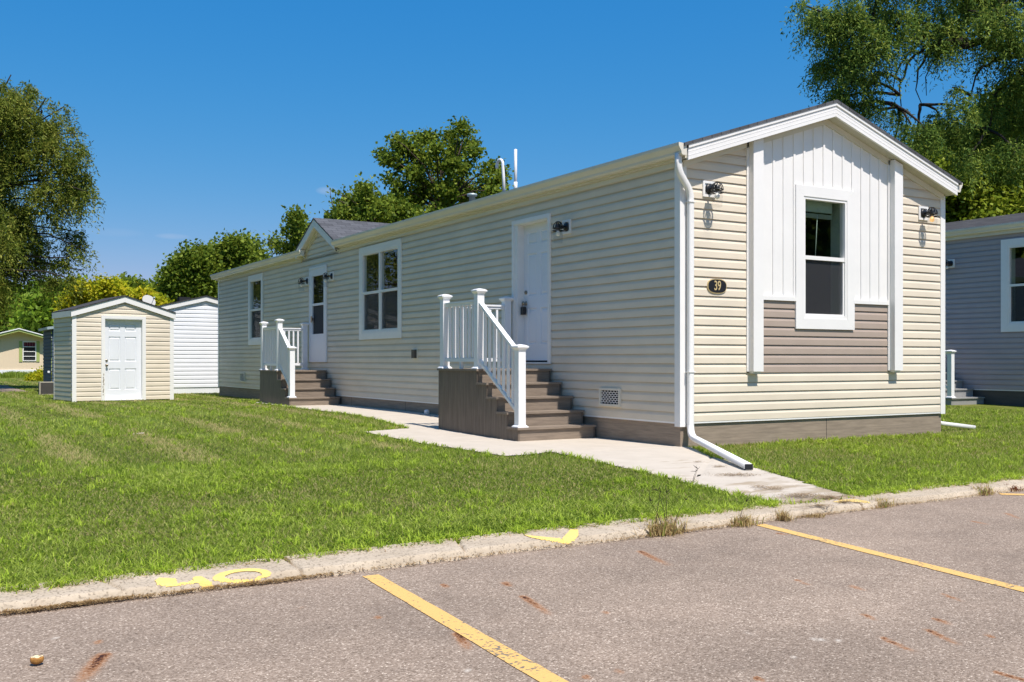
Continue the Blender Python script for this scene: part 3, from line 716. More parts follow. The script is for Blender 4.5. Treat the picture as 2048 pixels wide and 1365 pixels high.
def gutter(mb, fr, a0, a1, o, z):       # o = back plane outward, z = bottom
    pr = [(0, .13), (0, 0), (.062, 0), (.078, .018), (.082, .045), (.1, .07), (.118, .1), (.120, .125), (.120, .138), (.104, .138)]
    mb.rings([[fr.p(a0, o + x, z + y) for x, y in pr], [fr.p(a1, o + x, z + y) for x, y in pr]], closed=False, cap=False, sm=False)
    for a, nn in ((a0, -fr.d), (a1, fr.d)): mb.poly([fr.p(a, o + x, z + y) for x, y in pr[:-1]], n=nn)
def uvroof(o, ua, va):                  # planar UV from world axes
    me = o.data; uv = me.uv_layers.new(name='UVMap'); off = wloc(o)
    for lp in me.loops:
        p = me.vertices[lp.vertex_index].co + off; uv.data[lp.index].uv = (p.dot(Vector(ua)), p.dot(Vector(va)))

# ------------------------------------------------------------------ the main home
WID, LEN = 4.778, 20.42
ZB, ZE = .300, 3.30
PITCH = .328
RX, RZ = WID / 2, 4.33                  # ridge line (roof surface)
home = root('mobile_home', (0, 0, 0), 'long cream sided single-wide home with white batten gable front, closest to the parking area', 'mobile home')
FL = Fr((0, 0), (0, 1), (-1, 0)); FF = Fr((0, 0), (1, 0), (0, -1)); FR_ = Fr((WID, 0), (0, 1), (1, 0)); FB = Fr((0, LEN), (1, 0), (0, 1))
opL = [(2.78, 3.72, .99, 3.04), (7.78, 9.64, 1.5, 3.17), (11.6, 12.56, .99, 3.04), (16.16, 17.3, 1.49, 3.17)]
mb = MB(); siding(mb, FL, const(.02), const(LEN - .02), ZB, ZE + .012, opL)
# little gable over the second door
gA, gB = 10.98, 13.12; gM = (gA + gB) / 2
zt = ZE + .012
nz = int(round((zt - ZB) / EXP)); zg = ZB + nz * EXP
slope_d = (3.93 - 3.30) / (gM - gA)
siding(mb, FL, lambda z: gA + (z - 3.30) / slope_d, lambda z: gB - (z - 3.30) / slope_d, zg, 3.95, zref=ZB)
mb.build('side_siding', M['cream'], home)
mb = MB(); siding(mb, FR_, const(.02), const(LEN - .02), ZB, ZE); siding(mb, FB, const(.02), const(WID - .02), ZB, ZE); mb.build('rear_siding', M['cream'], home)
gz_ = lambda s: 3.33 + (min(s, WID - s)) * PITCH
zl = lambda z: max(0., (z - 3.36) / PITCH)
mb = MB()
siding(mb, FF, lambda z: max(.02, zl(z)), const(1.03), ZB, 3.75)
siding(mb, FF, const(3.78), lambda z: min(WID - .02, WID - zl(z)), ZB, 3.75)
siding(mb, FF, const(1.03), const(3.78), ZB, ZB + 5 * EXP)
mb.build('front_siding', M['cream'], home)
mb = MB(); siding(mb, FF, const(1.18), const(3.60), ZB + 5 * EXP, 1.77, [(1.9, 2.87, 1.45, 3.2)]); mb.build('taupe_siding', M['tan'], home, 'taupe lap siding under the front window')
# board and batten
mb = MB(); P_ = .1778
k = 0
xs_ = 1.145 + P_ * np.arange(0, 15)
for i in range(len(xs_) - 1):
    for (x0, x1, o) in ((xs_[i], xs_[i] + P_ - .034, .010), (xs_[i] + P_ - .034, xs_[i] + P_, .022)):
        x0, x1 = max(x0, 1.12), min(x1, 3.65)
        if x1 <= x0: continue
        pts = [x0, x1] if not (x0 < RX < x1) else [x0, RX, x1]
        for a, b in zip(pts[:-1], pts[1:]):
            lo = 1.795
            zs = [(lo, None)]
            if b > 1.93 and a < 2.85 and not (b <= 1.93 or a >= 2.85): zs = [(lo, 1.5), (3.17, None)]
            for (za, zb) in zs:
                if zb is not None: continue
                mb.quad(FF.p(a, o, za), FF.p(b, o, za), FF.p(b, o, gz_(b) + .0), FF.p(a, o, gz_(a) + .0), n=FF.n)
        if o > .02:
            za = 3.17 if (x0 > 1.93 and x1 < 2.85) else 1.795
            for xx in (x0, x1): mb.quad(FF.p(xx, .010, za), FF.p(xx, o, za), FF.p(xx, o, gz_(xx)), FF.p(xx, .010, gz_(xx)))
mb.build('board_and_batten', M['white'], home, 'white vertical board and batten panel on the gable')
for q in ((1.2, 1.86), (2.91, 3.60)):
    mb = MB(); FF.box(mb, q[0], q[1], .014, .040, 1.765, 1.815); mb.build('band_trim', M['white'], home)
# box posts either side of the batten panel
for a in (1.05, 3.62):
    mb = MB(); top = gz_(a + .08) - .0
    mb.hexa([FF.p(a, .01, .885), FF.p(a + .165, .01, .885), FF.p(a + .165, .115, .885), FF.p(a, .115, .885),
             FF.p(a, .01, gz_(a)), FF.p(a + .165, .01, gz_(a + .165)), FF.p(a + .165, .115, gz_(a + .165)), FF.p(a, .115, gz_(a))])
    FF.box(mb, a - .028, a - .001, .008, .034, .885, gz_(a)); FF.box(mb, a + .02, a + .145, .01, .09, .860, .884)
    mb.build('gable_post', M['white'], home)
# corner trims
for (x, y, sx, sy) in ((0, 0, -1, -1), (WID, 0, 1, -1), (0, LEN, -1, 1), (WID, LEN, 1, 1)):
    mb = MB(); x0, x1 = sorted((x + sx * .024, x - sx * .075)); y0, y1 = sorted((y + sy * .024, y - sy * .075))
    zt_ = 3.33
    mb.box(x0, x1, *sorted((y + sy * .024, y - sy * .01)), .245 if x == 0 else .27, zt_)
    mb.box(*sorted((x + sx * .0235, x - sx * .0105)), *sorted((y - sy * .0105, y - sy * .075)), .245 if x == 0 else .27, zt_)
    mb.build('corner_trim', M['white'], home)
# starter strip and skirting
mb = MB(); FL.box(mb, .07, LEN, .002, .016, ZB - .022, ZB - .001); FF.box(mb, .07, WID - .07, .002, .016, ZB - .022, ZB - .001); mb.build('starter_strip', M['white'], home)
mb = MB(); mb.box(.005, WID - .03, .005, LEN - .03, -.05, ZB - .024)
ob = mb.build('skirting', M['skirt'], home)
for y in (2.6, 5.05, 7.6, 10.2, 14.9): mb = MB(); mb.box(.0035, .0049, y, y + .006, 0, ZB - .024); mb.build('skirting_joint', M['dark'], home)
mb = MB(); mb.box(2.44, 2.446, .0035, .0049, 0, ZB - .024); mb.build('skirting_joint', M['dark'], home)
# roof
sl = math.hypot(1, PITCH)
ro = root
EO, RO = .07, .20                       # eave and rake overhang
mb = MB()
for sgn in (0, 1):
    x0 = -EO - .05 if sgn == 0 else WID + EO + .05
    z0 = RZ - PITCH * (RX + EO + .05)
    y0, y1 = -RO - .02, LEN + RO
    for ya, yb, xa in ([(y0, 10.93, x0), (10.93, 13.13, .06), (13.13, y1, x0)] if sgn == 0 else [(y0, y1, x0)]):
        za = RZ - PITCH * abs(RX - xa)
        mb.hexa([(xa, ya, za - .035), (RX, ya, RZ - .035), (RX, yb, RZ - .035), (xa, yb, za - .035), (xa, ya, za), (RX, ya, RZ), (RX, yb, RZ), (xa, yb, za)])
roof = mb.build('roof', M['shingle'], home); uvroof(roof, (0, 1, 0), (1, 0, 0))
fz = lambda s: RZ - .045 - PITCH * abs(s - RX)
mb = MB()
for s0, s1 in ((-.05, RX - .0005), (RX + .0005, WID + .05)):
    for (t0, t1, o0, o1) in ((.0, -.165, RO - .03, RO), (.016, -.028, RO - .03, RO + .012)):
        mb.hexa([FF.p(s0, o0, fz(s0) + t1), FF.p(s1, o0, fz(s1) + t1), FF.p(s1, o1, fz(s1) + t1), FF.p(s0, o1, fz(s0) + t1),
                 FF.p(s0, o0, fz(s0) + t0), FF.p(s1, o0, fz(s1) + t0), FF.p(s1, o1, fz(s1) + t0), FF.p(s0, o1, fz(s0) + t0)])
    for q in (-.07, -.115): # shallow ribs in the aluminium
        mb.hexa([FF.p(s0, RO, fz(s0) + q - .004), FF.p(s1, RO, fz(s1) + q - .004), FF.p(s1, RO + .002, fz(s1) + q - .004), FF.p(s0, RO + .002, fz(s0) + q - .004),
                 FF.p(s0, RO, fz(s0) + q), FF.p(s1, RO, fz(s1) + q), FF.p(s1, RO + .002, fz(s1) + q), FF.p(s0, RO + .002, fz(s0) + q)])
mb.build('rake_fascia', M['white'], home)
mb = MB()
for s0, s1 in ((-.045, RX), (RX, WID + .045)):
    mb.quad(FF.p(s0, -.02, fz(s0) - .155), FF.p(s1, -.02, fz(s1) - .155), FF.p(s1, RO - .031, fz(s1) - .155), FF.p(s0, RO - .031, fz(s0) - .155), n=(0, 0, -1))
mb.build('soffit', M['soffit'], home)
mb = MB()                               # frieze under the soffit
for s0, s1 in ((.02, RX - .0005), (RX + .0005, WID - .02)):
    mb.hexa([FF.p(s0, .012, fz(s0) - .235), FF.p(s1, .012, fz(s1) - .235), FF.p(s1, .034, fz(s1) - .235), FF.p(s0, .034, fz(s0) - .235),
             FF.p(s0, .012, fz(s0) - .157), FF.p(s1, .012, fz(s1) - .157), FF.p(s1, .034, fz(s1) - .157), FF.p(s0, .034, fz(s0) - .157)])
mb.build('frieze', M['creamtrim'], home)
# eave fascia, band, gutters along the long side
mb = MB()
for a0, a1 in ((-.17, gA - .08), (gB + .08, LEN + .15)):
    FL.box(mb, a0, a1, .02, EO, 3.345, 3.47)
    FL.box(mb, max(a0, .08), min(a1, LEN), .012, .03, 3.285, 3.343)
FR_.box(mb, -.17, LEN + .15, .0, EO, 3.345, 3.47)
mb.build('eave_fascia', M['creamtrim'], home)
for a0, a1, f in ((-RO - .0, gA - .10, FL), (gB - .28, LEN + .28, FL), (-RO + .02, LEN + .2, FR_)):
    mb = MB(); gutter(mb, f, a0, a1, EO + .001, 3.372); mb.build('gutter', M['creamtrim'], home)
# dormer
dz = 4.13; dhw = 1.22; dsl = (4.10 - 3.50) / dhw; dcy = 12.02
xe = (dz - RZ) / PITCH + RX
mb = MB()
for sg in (-1, 1):
    ye = dcy + sg * (dhw + .02); ze = dz - dsl * (dhw + .02); xr = (ze - RZ) / PITCH + RX
    mb.hexa([(-.16, dcy, dz - .03), (xe + .3, dcy, dz - .03), (max(xr, -.1) + .0, ye, ze - .03), (-.16, ye, ze - .03), (-.16, dcy, dz), (xe + .3, dcy, dz), (max(xr, -.1), ye, ze), (-.16, ye, ze)])
dr = mb.build('dormer_roof', M['shingle'], home); uvroof(dr, (1, 0, 0), (0, 1, .3))
mb = MB(); dfz = lambda s: dz - .032 - dsl * abs(s - dcy)
for s0, s1 in ((dcy - dhw, dcy - .0005), (dcy + .0005, dcy + dhw)):
    for (t0, t1, o0, o1) in ((0, -.17, .125, .15),):
        mb.hexa([FL.p(s0, o0, dfz(s0) + t1), FL.p(s1, o0, dfz(s1) + t1), FL.p(s1, o1, dfz(s1) + t1), FL.p(s0, o1, dfz(s0) + t1),
                 FL.p(s0, o0, dfz(s0) + t0), FL.p(s1, o0, dfz(s1) + t0), FL.p(s1, o1, dfz(s1) + t0), FL.p(s0, o1, dfz(s0) + t0)])
mb.build('dormer_fascia', M['white'], home)
mb = MB()
for s0, s1 in ((dcy - dhw - .02, dcy), (dcy, dcy + dhw + .02)):
    mb.quad(FL.p(s0, 0, dfz(s0) - .165), FL.p(s1, 0, dfz(s1) - .165), FL.p(s1, .124, dfz(s1) - .165), FL.p(s0, .124, dfz(s0) - .165), n=(0, 0, -1))
    mb.hexa([FL.p(s0, .012, dfz(s0) - .235), FL.p(s1, .012, dfz(s1) - .235), FL.p(s1, .034, dfz(s1) - .235), FL.p(s0, .034, dfz(s0) - .235),
             FL.p(s0, .012, dfz(s0) - .167), FL.p(s1, .012, dfz(s1) - .167), FL.p(s1, .034, dfz(s1) - .167), FL.p(s0, .034, dfz(s0) - .167)])
mb.build('dormer_soffit', M['creamtrim'], home)
# windows
window(home, FF, 1.85, 2.925, 1.42, 3.235, .14, 1, blind=True, label='tall front window in a wide white surround', trimt=.135)
window(home, FL, 7.715, 9.705, 1.43, 3.245, .13, 2, label='double window between the two doors', rv='curtain2')
window(home, FL, 16.10, 17.355, 1.42, 3.235, .13, 1, label='narrow window near the far end of the long wall', rv='curtain2')
# door 1 (recessed six panel)
d1 = MB(); FL.box(d1, 2.735, 2.79, .012, .045, .975, 3.08); FL.box(d1, 3.71, 3.765, .012, .045, .975, 3.08); FL.box(d1, 2.79, 3.71, .012, .045, 3.02, 3.08)
FL.box(d1, 2.79, 2.805, -.11, .03, 1.0, 3.02); FL.box(d1, 3.62, 3.71, -.11, .03, 1.0, 3.02); FL.box(d1, 2.805, 3.62, -.11, .03, 3.005, 3.02)
FL.box(d1, 2.79, 3.71, -.08, .03, .972, .995)
dfr = d1.build('door', M['white'], home, 'recessed six panel white front door')
mb = MB(); panel_door(mb, FL, 2.805, 3.62, 1.02, 3.004, -.08); mb.build('door_slab', M['door'], dfr)
mb = MB(); FL.box(mb, 2.805, 3.62, -.10, -.078, .996, 1.018); mb.build('weather_strip', M['dark'], dfr)
knob(dfr, FL, 3.555, 2.02, -.08, 'deadbolt'); knob(dfr, FL, 3.555, 1.86, -.08)
# door 2 (glazed storm door)
d2 = MB(); frame_ring(d2, FL, 11.55, 12.61, .985, 3.08, .04, .012, .045)
FL.box(d2, 11.59, 11.72, .0, .034, 1.02, 3.04); FL.box(d2, 12.43, 12.57, .0, .034, 1.02, 3.04); FL.box(d2, 11.72, 12.43, .0, .034, 2.88, 3.04)
FL.box(d2, 11.72, 12.43, .0, .034, 1.02, 1.60); FL.box(d2, 11.72, 12.43, .0, .030, 2.225, 2.275)
sdoor = d2.build('storm_door', M['door'], home, 'white storm door with a tall two part glass')
mb = MB(); FL.pane(mb, 11.72, 12.43, .012, 2.27, 2.885); mb.build('pane', M['glass'], sdoor)
mb = MB(); FL.pane(mb, 11.72, 12.43, .006, 1.595, 2.23); mb.build('insect_screen', M['screen'], sdoor)
mb = MB(); FL.pane(mb, 11.6, 12.56, -.06, 1.0, 3.05); mb.build('inner_door', M['dark'], sdoor)
mb = MB(); FL.box(mb, 12.36, 12.42, .034, .06, 1.9, 1.96); FL.box(mb, 12.36, 12.42, .06, .075, 1.86, 2.0); mb.build('door_handle', M['nickel'], sdoor)
# vents, outlet
vent(home, FL, 1.115, 1.555, .435, .665); vent(home, FL, 17.68, 18.1, .45, .69)
mb = MB(); FL.box(mb, 7.04, 7.26, .01, .022, 1.04, 1.24); ob = mb.build('outlet_box', M['creamtrim'], home)
mb = MB(); FL.box(mb, 7.08, 7.20, .022, .07, 1.06, 1.21); mb.build('outlet_cover', M['greyskirt'], ob)
# downspouts
def bend(pts, n=5, r=.08):              # round the corners of a polyline
    P = [Vector(p) for p in pts]; out = [P[0]]
    for i in range(1, len(P) - 1):
        a = (P[i - 1] - P[i]).normalized(); b = (P[i + 1] - P[i]).normalized()
        rr = min(r, (P[i - 1] - P[i]).length * .45, (P[i + 1] - P[i]).length * .45)
        p0, p1 = P[i] + a * rr, P[i] + b * rr
        for t in np.linspace(0, 1, n): out.append(p0 * (1 - t) ** 2 + P[i] * 2 * t * (1 - t) + p1 * t * t)
    out.append(P[-1]); return out
def rect_sweep(mb, P, w_, h_, xdirs):
    rr = []
    for i, p in enumerate(P):
        t = (P[min(i + 1, len(P) - 1)] - P[max(i - 1, 0)]).normalized(); x = Vector(xdirs[i]) if isinstance(xdirs, list) else Vector(xdirs)
        x = (x - t * x.dot(t)).normalized(); y = t.cross(x).normalized(); r = .012
        ring = []
        for sx, sy in ((1, 1), (-1, 1), (-1, -1), (1, -1)):
            c1 = p + x * sx * w_ / 2 + y * sy * h_ / 2
            if sx * sy > 0: ring += [c1 - y * sy * r, c1 - x * sx * r]
            else: ring += [c1 - x * sx * r, c1 - y * sy * r]
        rr.append(ring)
    mb.rings(rr, sm=True)
P = bend([(-.13, -.12, 3.40), (-.13, -.12, 3.20), (.095, -.07, 2.98), (.095, -.07, .19), (-.0, -.22, .135), (-1.12, -2.28, .045)], 6, .09)
mb = MB(); rect_sweep(mb, P, .080, .058, (1, 0, .001))
ds = mb.build('downspout', M['white'], home)
mb = MB(); q = P[-1]; dd = (P[-1] - P[-2]).normalized(); sd_ = dd.cross(Vector((0, 0, 1))).normalized()
mb.quad(q + dd * .002 + sd_ * .038 + Vector((0, 0, .026)), q + dd * .002 - sd_ * .038 + Vector((0, 0, .026)), q + dd * .002 - sd_ * .038 - Vector((0, 0, .026)), q + dd * .002 + sd_ * .038 - Vector((0, 0, .026)))
mb.build('downspout_mouth', M['dark'], ds)
for z in (2.86, .88): mb = MB(); FF.box(mb, .045, .145, .035, .107, z, z + .012); mb.build('downspout_strap', M['white'], ds)
P = bend([(WID + .12, .12, 3.40), (WID + .12, .13, 3.2), (WID + .06, .2, 3.0), (WID + .06, .22, .2), (WID + .2, .22, .12), (5.72, .17, .035)], 6, .09)
mb = MB(); rect_sweep(mb, P, .080, .058, (0, 1, .001)); mb.build('downspout', M['white'], home)
# roof pipes and cap vent
rz_ = lambda x: RZ - PITCH * abs(x - RX)
x, y = 2.3, 7.55; 
mb = MB(); mb.lathe([(.03, 0), (.03, .88), (.024, .882), (.024, .8)], (x, y, rz_(x) - .1), 14); mb.lathe([(.036, 0), (.036, .2)], (x, y, rz_(x) - .05), 14); pp = mb.build('roof_pipe', M['pipe'], roof, 'straight white pipe')
mb = MB(); mb.lathe([(.05, 0), (.045, .05)], (x, y, rz_(x) - .03), 14); mb.build('pipe_boot', M['dark'], roof)
x, y = 2.3, 7.98; b0 = Vector((x, y, rz_(x) - .1))
top = at(1000, 323, 1); 
pts = [b0, b0 + Vector((.0, .03, .45)), b0 + Vector((0, .06, .66))]
arc = [b0 + Vector((0, .06 + .115 - .115 * math.cos(t), .68 + .1 * math.sin(t))) for t in np.linspace(.1, math.pi, 9)]
mb = MB(); mb.tube(pts + arc + [arc[-1] + Vector((0, 0, -.05))], .03, 12); mb.build('roof_pipe', M['pipe'], roof, 'white pipe with a hooked top')
mb = MB(); mb.lathe([(.05, 0), (.045, .05)], (x, y, rz_(x) - .03), 14); mb.build('pipe_boot', M['dark'], roof)
x, y = 1.8, 8.38; mb = MB(); mb.lathe([(.06, 0), (.06, .14), (.1, .145), (.1, .19), (.06, .2), (.01, .2)], (x, y, rz_(x) - .05 + .02), 16); mb.build('roof_vent', M['galv'], roof)

# ------------------------------------------------------------------ porch steps
def make_steps(org, n, zg_, ztop, xo, xi, y0, yend, run=.265, label='', mats=('step', 'sidepanel'), kind=None, group='porch steps with white railings'):
    """steps climbing towards +y, landing last; xo outer (-x) edge, xi inner edge. coordinates are absolute"""
    rt = root('porch_steps', org, label, 'porch steps', group)
    ox, oy = org[0], org[1]
    rise = (ztop - zg_) / n; T = .028
    ys = [y0 + run * i for i in range(n)]
    # side panels, stepped outline, made of vertical boards
    for xs in (xo + .02, xi - .03):
        mb = MB(); bw = .135; y = ys[0] + .025
        while y < yend - .02:
            y1 = min(y + bw, yend - .015)
            # split at risers
            cuts = [y] + [q + .025 for q in ys if y + .004 < q + .025 < y1 - .004] + [y1]
            for c0, c1 in zip(cuts[:-1], cuts[1:]):
                lv = max([i for i, q in enumerate(ys) if q + .02 < (c0 + c1) / 2] + [0])
                z1 = zg_ + rise * (lv + 1) - T - .001
                mb.box(xs, xs + .022, c0 + (.0015 if c0 == y else 0), c1 - (.0015 if c1 == y1 else 0), zg_ - .06, z1)
            y = y1
        mb.build('side_panel', M[mats[1]], rt)
    mb = MB(); mb.box(xo + .045, xi - .035, ys[0] + .05, yend - .02, zg_ - .06, zg_ + rise * .5); 
    for i in range(1, n): mb.box(xo + .045, xi - .035, ys[i] + .05, yend - .021, zg_ + rise * .5, zg_ + rise * (i + 1) - T - .004)
    mb.build('inner_carcass', M['dark'], rt)
    for i in range(n):
        zt_ = zg_ + rise * (i + 1)
        e = yend if i == n - 1 else ys[i] + run + .022
        mb = MB(); nb = 2 if i < n - 1 else 8
        wd = (e - ys[i]) / nb
        for k in range(nb):
            mb.box(xo, xi, ys[i] + wd * k + (.0 if k == 0 else .002), ys[i] + wd * (k + 1) - .002, zt_ - T, zt_)
        mb.build('tread' if i < n - 1 else 'landing', M[mats[0]], rt)
        mb = MB(); mb.box(xo + .0435, xi - .0315, ys[i] + .027, ys[i] + .045, zt_ - rise + .001 - (0.05 if i == 0 else 0), zt_ - T - .001); mb.build('riser', M[mats[0]], rt)
    # railing
    def post(x, y, zb, zt_):
        mb = MB(); h = .052; mb.box(x - h, x + h, y - h, y + h, zb, zt_)
        p = mb.build('post', M['rail'], rt)
        mb = MB()
        for (a, b, z0, z1) in ((.078, .078, 0, .012), (.078, .055, .012, .03)):
            mb.hexa([(x - a, y - a, zb + z0), (x + a, y - a, zb + z0), (x + a, y + a, zb + z0), (x - a, y + a, zb + z0), (x - b, y - b, zb + z1), (x + b, y - b, zb + z1), (x + b, y + b, zb + z1), (x - b, y + b, zb + z1)])
        mb.build('post_base', M['rail'], p)
        mb = MB()
        for (a, b, z0, z1) in ((.055, .062, -.035, -.02), (.062, .082, -.02, .0), (.082, .082, 0, .016), (.082, .05, .016, .032), (.05, .01, .032, .042)):
            mb.hexa([(x - a, y - a, zt_ + z0), (x + a, y - a, zt_ + z0), (x + a, y + a, zt_ + z0), (x - a, y + a, zt_ + z0), (x - b, y - b, zt_ + z1), (x + b, y - b, zt_ + z1), (x + b, y + b, zt_ + z1), (x - b, y + b, zt_ + z1)])
        mb.build('post_cap', M['rail'], p)
    def rail(p0, p1, zt0, zt1, zb0, zb1, nb):
        """p0->p1 in plan, top rail heights and bottom rail heights"""
        d = Vector((p1[0] - p0[0], p1[1] - p0[1], 0)); L_ = d.length; d.normalize(); nrm = Vector((-d.y, d.x, 0))
        a = Vector((p0[0], p0[1], 0)) + d * .05; b = Vector((p1[0], p1[1], 0)) - d * .05
        def bar(mb, z0, z1, hw, hh):
            c = []
            for zz in (-hh, hh):
                for (q, z) in ((a, z0), (b, z1)):
                    pass
            mb.hexa([a - nrm * hw + Vector((0, 0, z0 - hh)), b - nrm * hw + Vector((0, 0, z1 - hh)), b + nrm * hw + Vector((0, 0, z1 - hh)), a + nrm * hw + Vector((0, 0, z0 - hh)),
                     a - nrm * hw + Vector((0, 0, z0 + hh)), b - nrm * hw + Vector((0, 0, z1 + hh)), b + nrm * hw + Vector((0, 0, z1 + hh)), a + nrm * hw + Vector((0, 0, z0 + hh))])
        mb = MB(); bar(mb, zt0 - .012, zt1 - .012, .036, .012); bar(mb, zt0 - .042, zt1 - .042, .022, .0175)
        tr = mb.build('railing', M['rail'], rt)
        mb = MB(); bar(mb, zb0, zb1, .022, .022); bar(mb, zb0 + .026, zb1 + .026, .016, .0035); mb.build('bottom_rail', M['rail'], tr)
        for i in range(nb):
            t = (i + 1) / (nb + 1); q = a.lerp(b, t); zt_ = zt0 + (zt1 - zt0) * t - .05; zb_ = zb0 + (zb1 - zb0) * t + .02
            mb = MB(); mb.box(q.x - .016, q.x + .016, q.y - .016, q.y + .016, zb_, zt_); mb.build('baluster', M['rail'], tr)
        if abs(zb0 - zb1) < .01:
            mb = MB(); q = a.lerp(b, .5); mb.box(q.x - .02, q.x + .02, q.y - .02, q.y + .02, ztop, zb0 - .02); mb.build('rail_foot', M['rail'], tr)
    px = xo + .085
    pn = (px, y0 + .085); pm = (px, ys[-1] + .085); pf = (px, yend - .085); pw = (xi - .09, yend - .085)
    z1_ = zg_ + rise
    post(*pn, z1_, z1_ + 1.0); post(*pm, ztop, ztop + 1.04); post(*pf, ztop, ztop + 1.02); post(*pw, ztop, ztop + 1.02)
    rail(pm, pf, ztop + .93, ztop + .93, ztop + .12, ztop + .12, 7)
    rail(pf, pw, ztop + .93, ztop + .93, ztop + .12, ztop + .12, 7)
    rail(pm, pn, ztop + .90, z1_ + .96, ztop + .10, z1_ + .19, 7)
    return rt
s1 = make_steps((-.6, 2.2, 0), 5, .0, .905, -1.235, -.04, 1.62, 3.86, label='brown five step porch stairs with white railing at the recessed six panel door')
s2 = make_steps((-.6, 11.3, .09), 4, .085, .81, -1.14, -.04, 10.70, 12.75, label='brown four step porch stairs with white railing at the far storm door')

# ------------------------------------------------------------------ wall lanterns
def make_lantern(fr, a, z, label, glow=False, name='wall_lantern'):
    """a, z: centre of the white mounting plate"""
    rt = root(name, fr.p(a, .014, z), label, 'wall lamp', 'black wall lanterns with clear glass')
    mb = MB(); frame_ring(mb, fr, a - .098, a + .098, z - .095, z + .095, .03, .012, .034); fr.box(mb, a - .07, a + .07, .012, .022, z - .067, z + .067)
    mb.build('mounting_plate', M['white'], rt)
    mb = MB(); c = fr.p(a, 0, z); n = fr.n; up = Vector((0, 0, 1)); sd = fr.d
    def ring(cc, r, ax_, bx_, k=18): return [cc + (ax_ * math.cos(t) + bx_ * math.sin(t)) * r for t in np.linspace(0, 2 * math.pi, k + 1)[:-1]]
    mb.rings([ring(c + n * o, r, sd, up) for r, o in ((.062, .022), (.062, .040), (.045, .052), (.008, .055))])
    cc = c + n * .165
    mb.tube([c + n * .05 + up * 0, c + n * .09 + up * .005, c + n * .12 + up * .0, cc + up * -.01], .014, 8)
    mb.rings([ring(cc + up * h, r, sd, n) for r, h in ((.012, .035), (.03, .03), (.034, -.02), (.026, -.045), (.01, -.046))])   # socket cup
    mb.build('arm', M['black'], rt)
    mb = MB()
    for h, r in ((-.028, .070), (-.062, .070)): mb.tube([cc + up * h + (sd * math.cos(t) + n * math.sin(t)) * r for t in np.linspace(0, 2 * math.pi, 21)], .0075, 6)
    for q in range(4):
        dr = sd * math.cos(q * math.pi / 4) + n * math.sin(q * math.pi / 4)
        mb.tube([cc + dr * .070 * math.cos(t) + up * (-.028 + .092 * math.sin(t)) for t in np.linspace(0, math.pi, 13)], .0055, 6)
    mb.build('cage', M['black'], rt)
    mb = MB(); mb.rings([ring(cc + up * h, r, sd, n, 24) for r, h in ((.060, -.05), (.066, -.10), (.064, -.17), (.058, -.235))], cap=False)
    mb.build('glass_shade', M['shade'], rt)
    mb = MB(); mb.rings([ring(cc + up * h, r, sd, n, 14) for r, h in ((.012, -.045), (.015, -.06), (.029, -.085), (.032, -.105), (.026, -.128), (.006, -.138))])
    m = M['bulb']
    if glow:
        m = mat('lit warm bulb', (.9, .6, .3), .3); b = m.node_tree.nodes['Principled BSDF']; b.inputs['Emission Color'].default_value = (1, .55, .2, 1); b.inputs['Emission Strength'].default_value = .6
    mb.build('bulb', m, rt)
    return rt
make_lantern(FF, .42, 3.05, 'black wall lantern above the oval number plaque on the sunlit gable')
make_lantern(FF, 4.325, 3.055, 'black wall lantern with an orange bulb at the right end of the gable', glow=True)
make_lantern(FL, 2.335, 2.84, 'black wall lantern beside the six panel door, in shade')
make_lantern(FL, 12.775, 2.805, 'black wall lantern left of the storm door')
make_lantern(FL, 11.24, 2.805, 'black wall lantern right of the storm door')

# number plaque
pq = root('house_number_plaque', (.545, -.014, 1.905), 'black oval plaque with gold number 39 on the front siding', 'plaque')
def oval(w_, h_, k=40, p=2.6):
    r = []
    for t in np.linspace(0, 2 * math.pi, k + 1)[:-1]:
        c, s = math.cos(t), math.sin(t); r.append((math.copysign(abs(c) ** (2 / p), c) * w_ / 2, math.copysign(abs(s) ** (2 / p), s) * h_ / 2))
    return r
def ovalprism(w_, h_, o0, o1):
    mb = MB(); mb.rings([[FF.p(.545 + x, o0, 1.905 + z) for x, z in oval(w_, h_)], [FF.p(.545 + x, o1, 1.905 + z) for x, z in oval(w_, h_)]], sm=False)
    return mb
ovalprism(.30, .175, .012, .030).build('rim', M['gold'], pq)
ovalprism(.282, .157, .012, .0325).build('plate', M['black'], pq)
fc = bpy.data.curves.new('num', 'FONT'); fc.body = '39'; fc.size = .13; fc.align_x = 'CENTER'; fc.align_y = 'CENTER'; fc.extrude = .002; fc.offset = .0012
tmp = bpy.data.objects.new('tmp', fc); COL.objects.link(tmp); bpy.context.view_layer.update()
dm = bpy.data.meshes.new_from_object(tmp.evaluated_get(bpy.context.evaluated_depsgraph_get())); bpy.data.objects.remove(tmp)
for v in dm.vertices:
    x, y, z = v.co; v.co = (x * .86, -.0205 - z, y * 1.22)
dm.materials.clear(); dm.materials.append(M['gold'])
o = bpy.data.objects.new('digits', dm); COL.objects.link(o); o.parent = pq
# lockbox hanging on the knob
lb = root('lockbox', tuple(FL.p(3.555, -.03, 1.86)), 'small grey key lockbox hanging from the door knob', 'lockbox')
mb = MB(); mb.tube([FL.p(3.53, -.03, 1.80), FL.p(3.53, -.03, 1.87), FL.p(3.545, -.03, 1.885), FL.p(3.57, -.03, 1.885), FL.p(3.585, -.03, 1.87), FL.p(3.585, -.03, 1.80)], .006, 6); mb.build('shackle', M['nickel'], lb)
mb = MB(); FL.box(mb, 3.52, 3.59, -.055, -.005, 1.69, 1.805); mb.build('body', M['black'], lb)
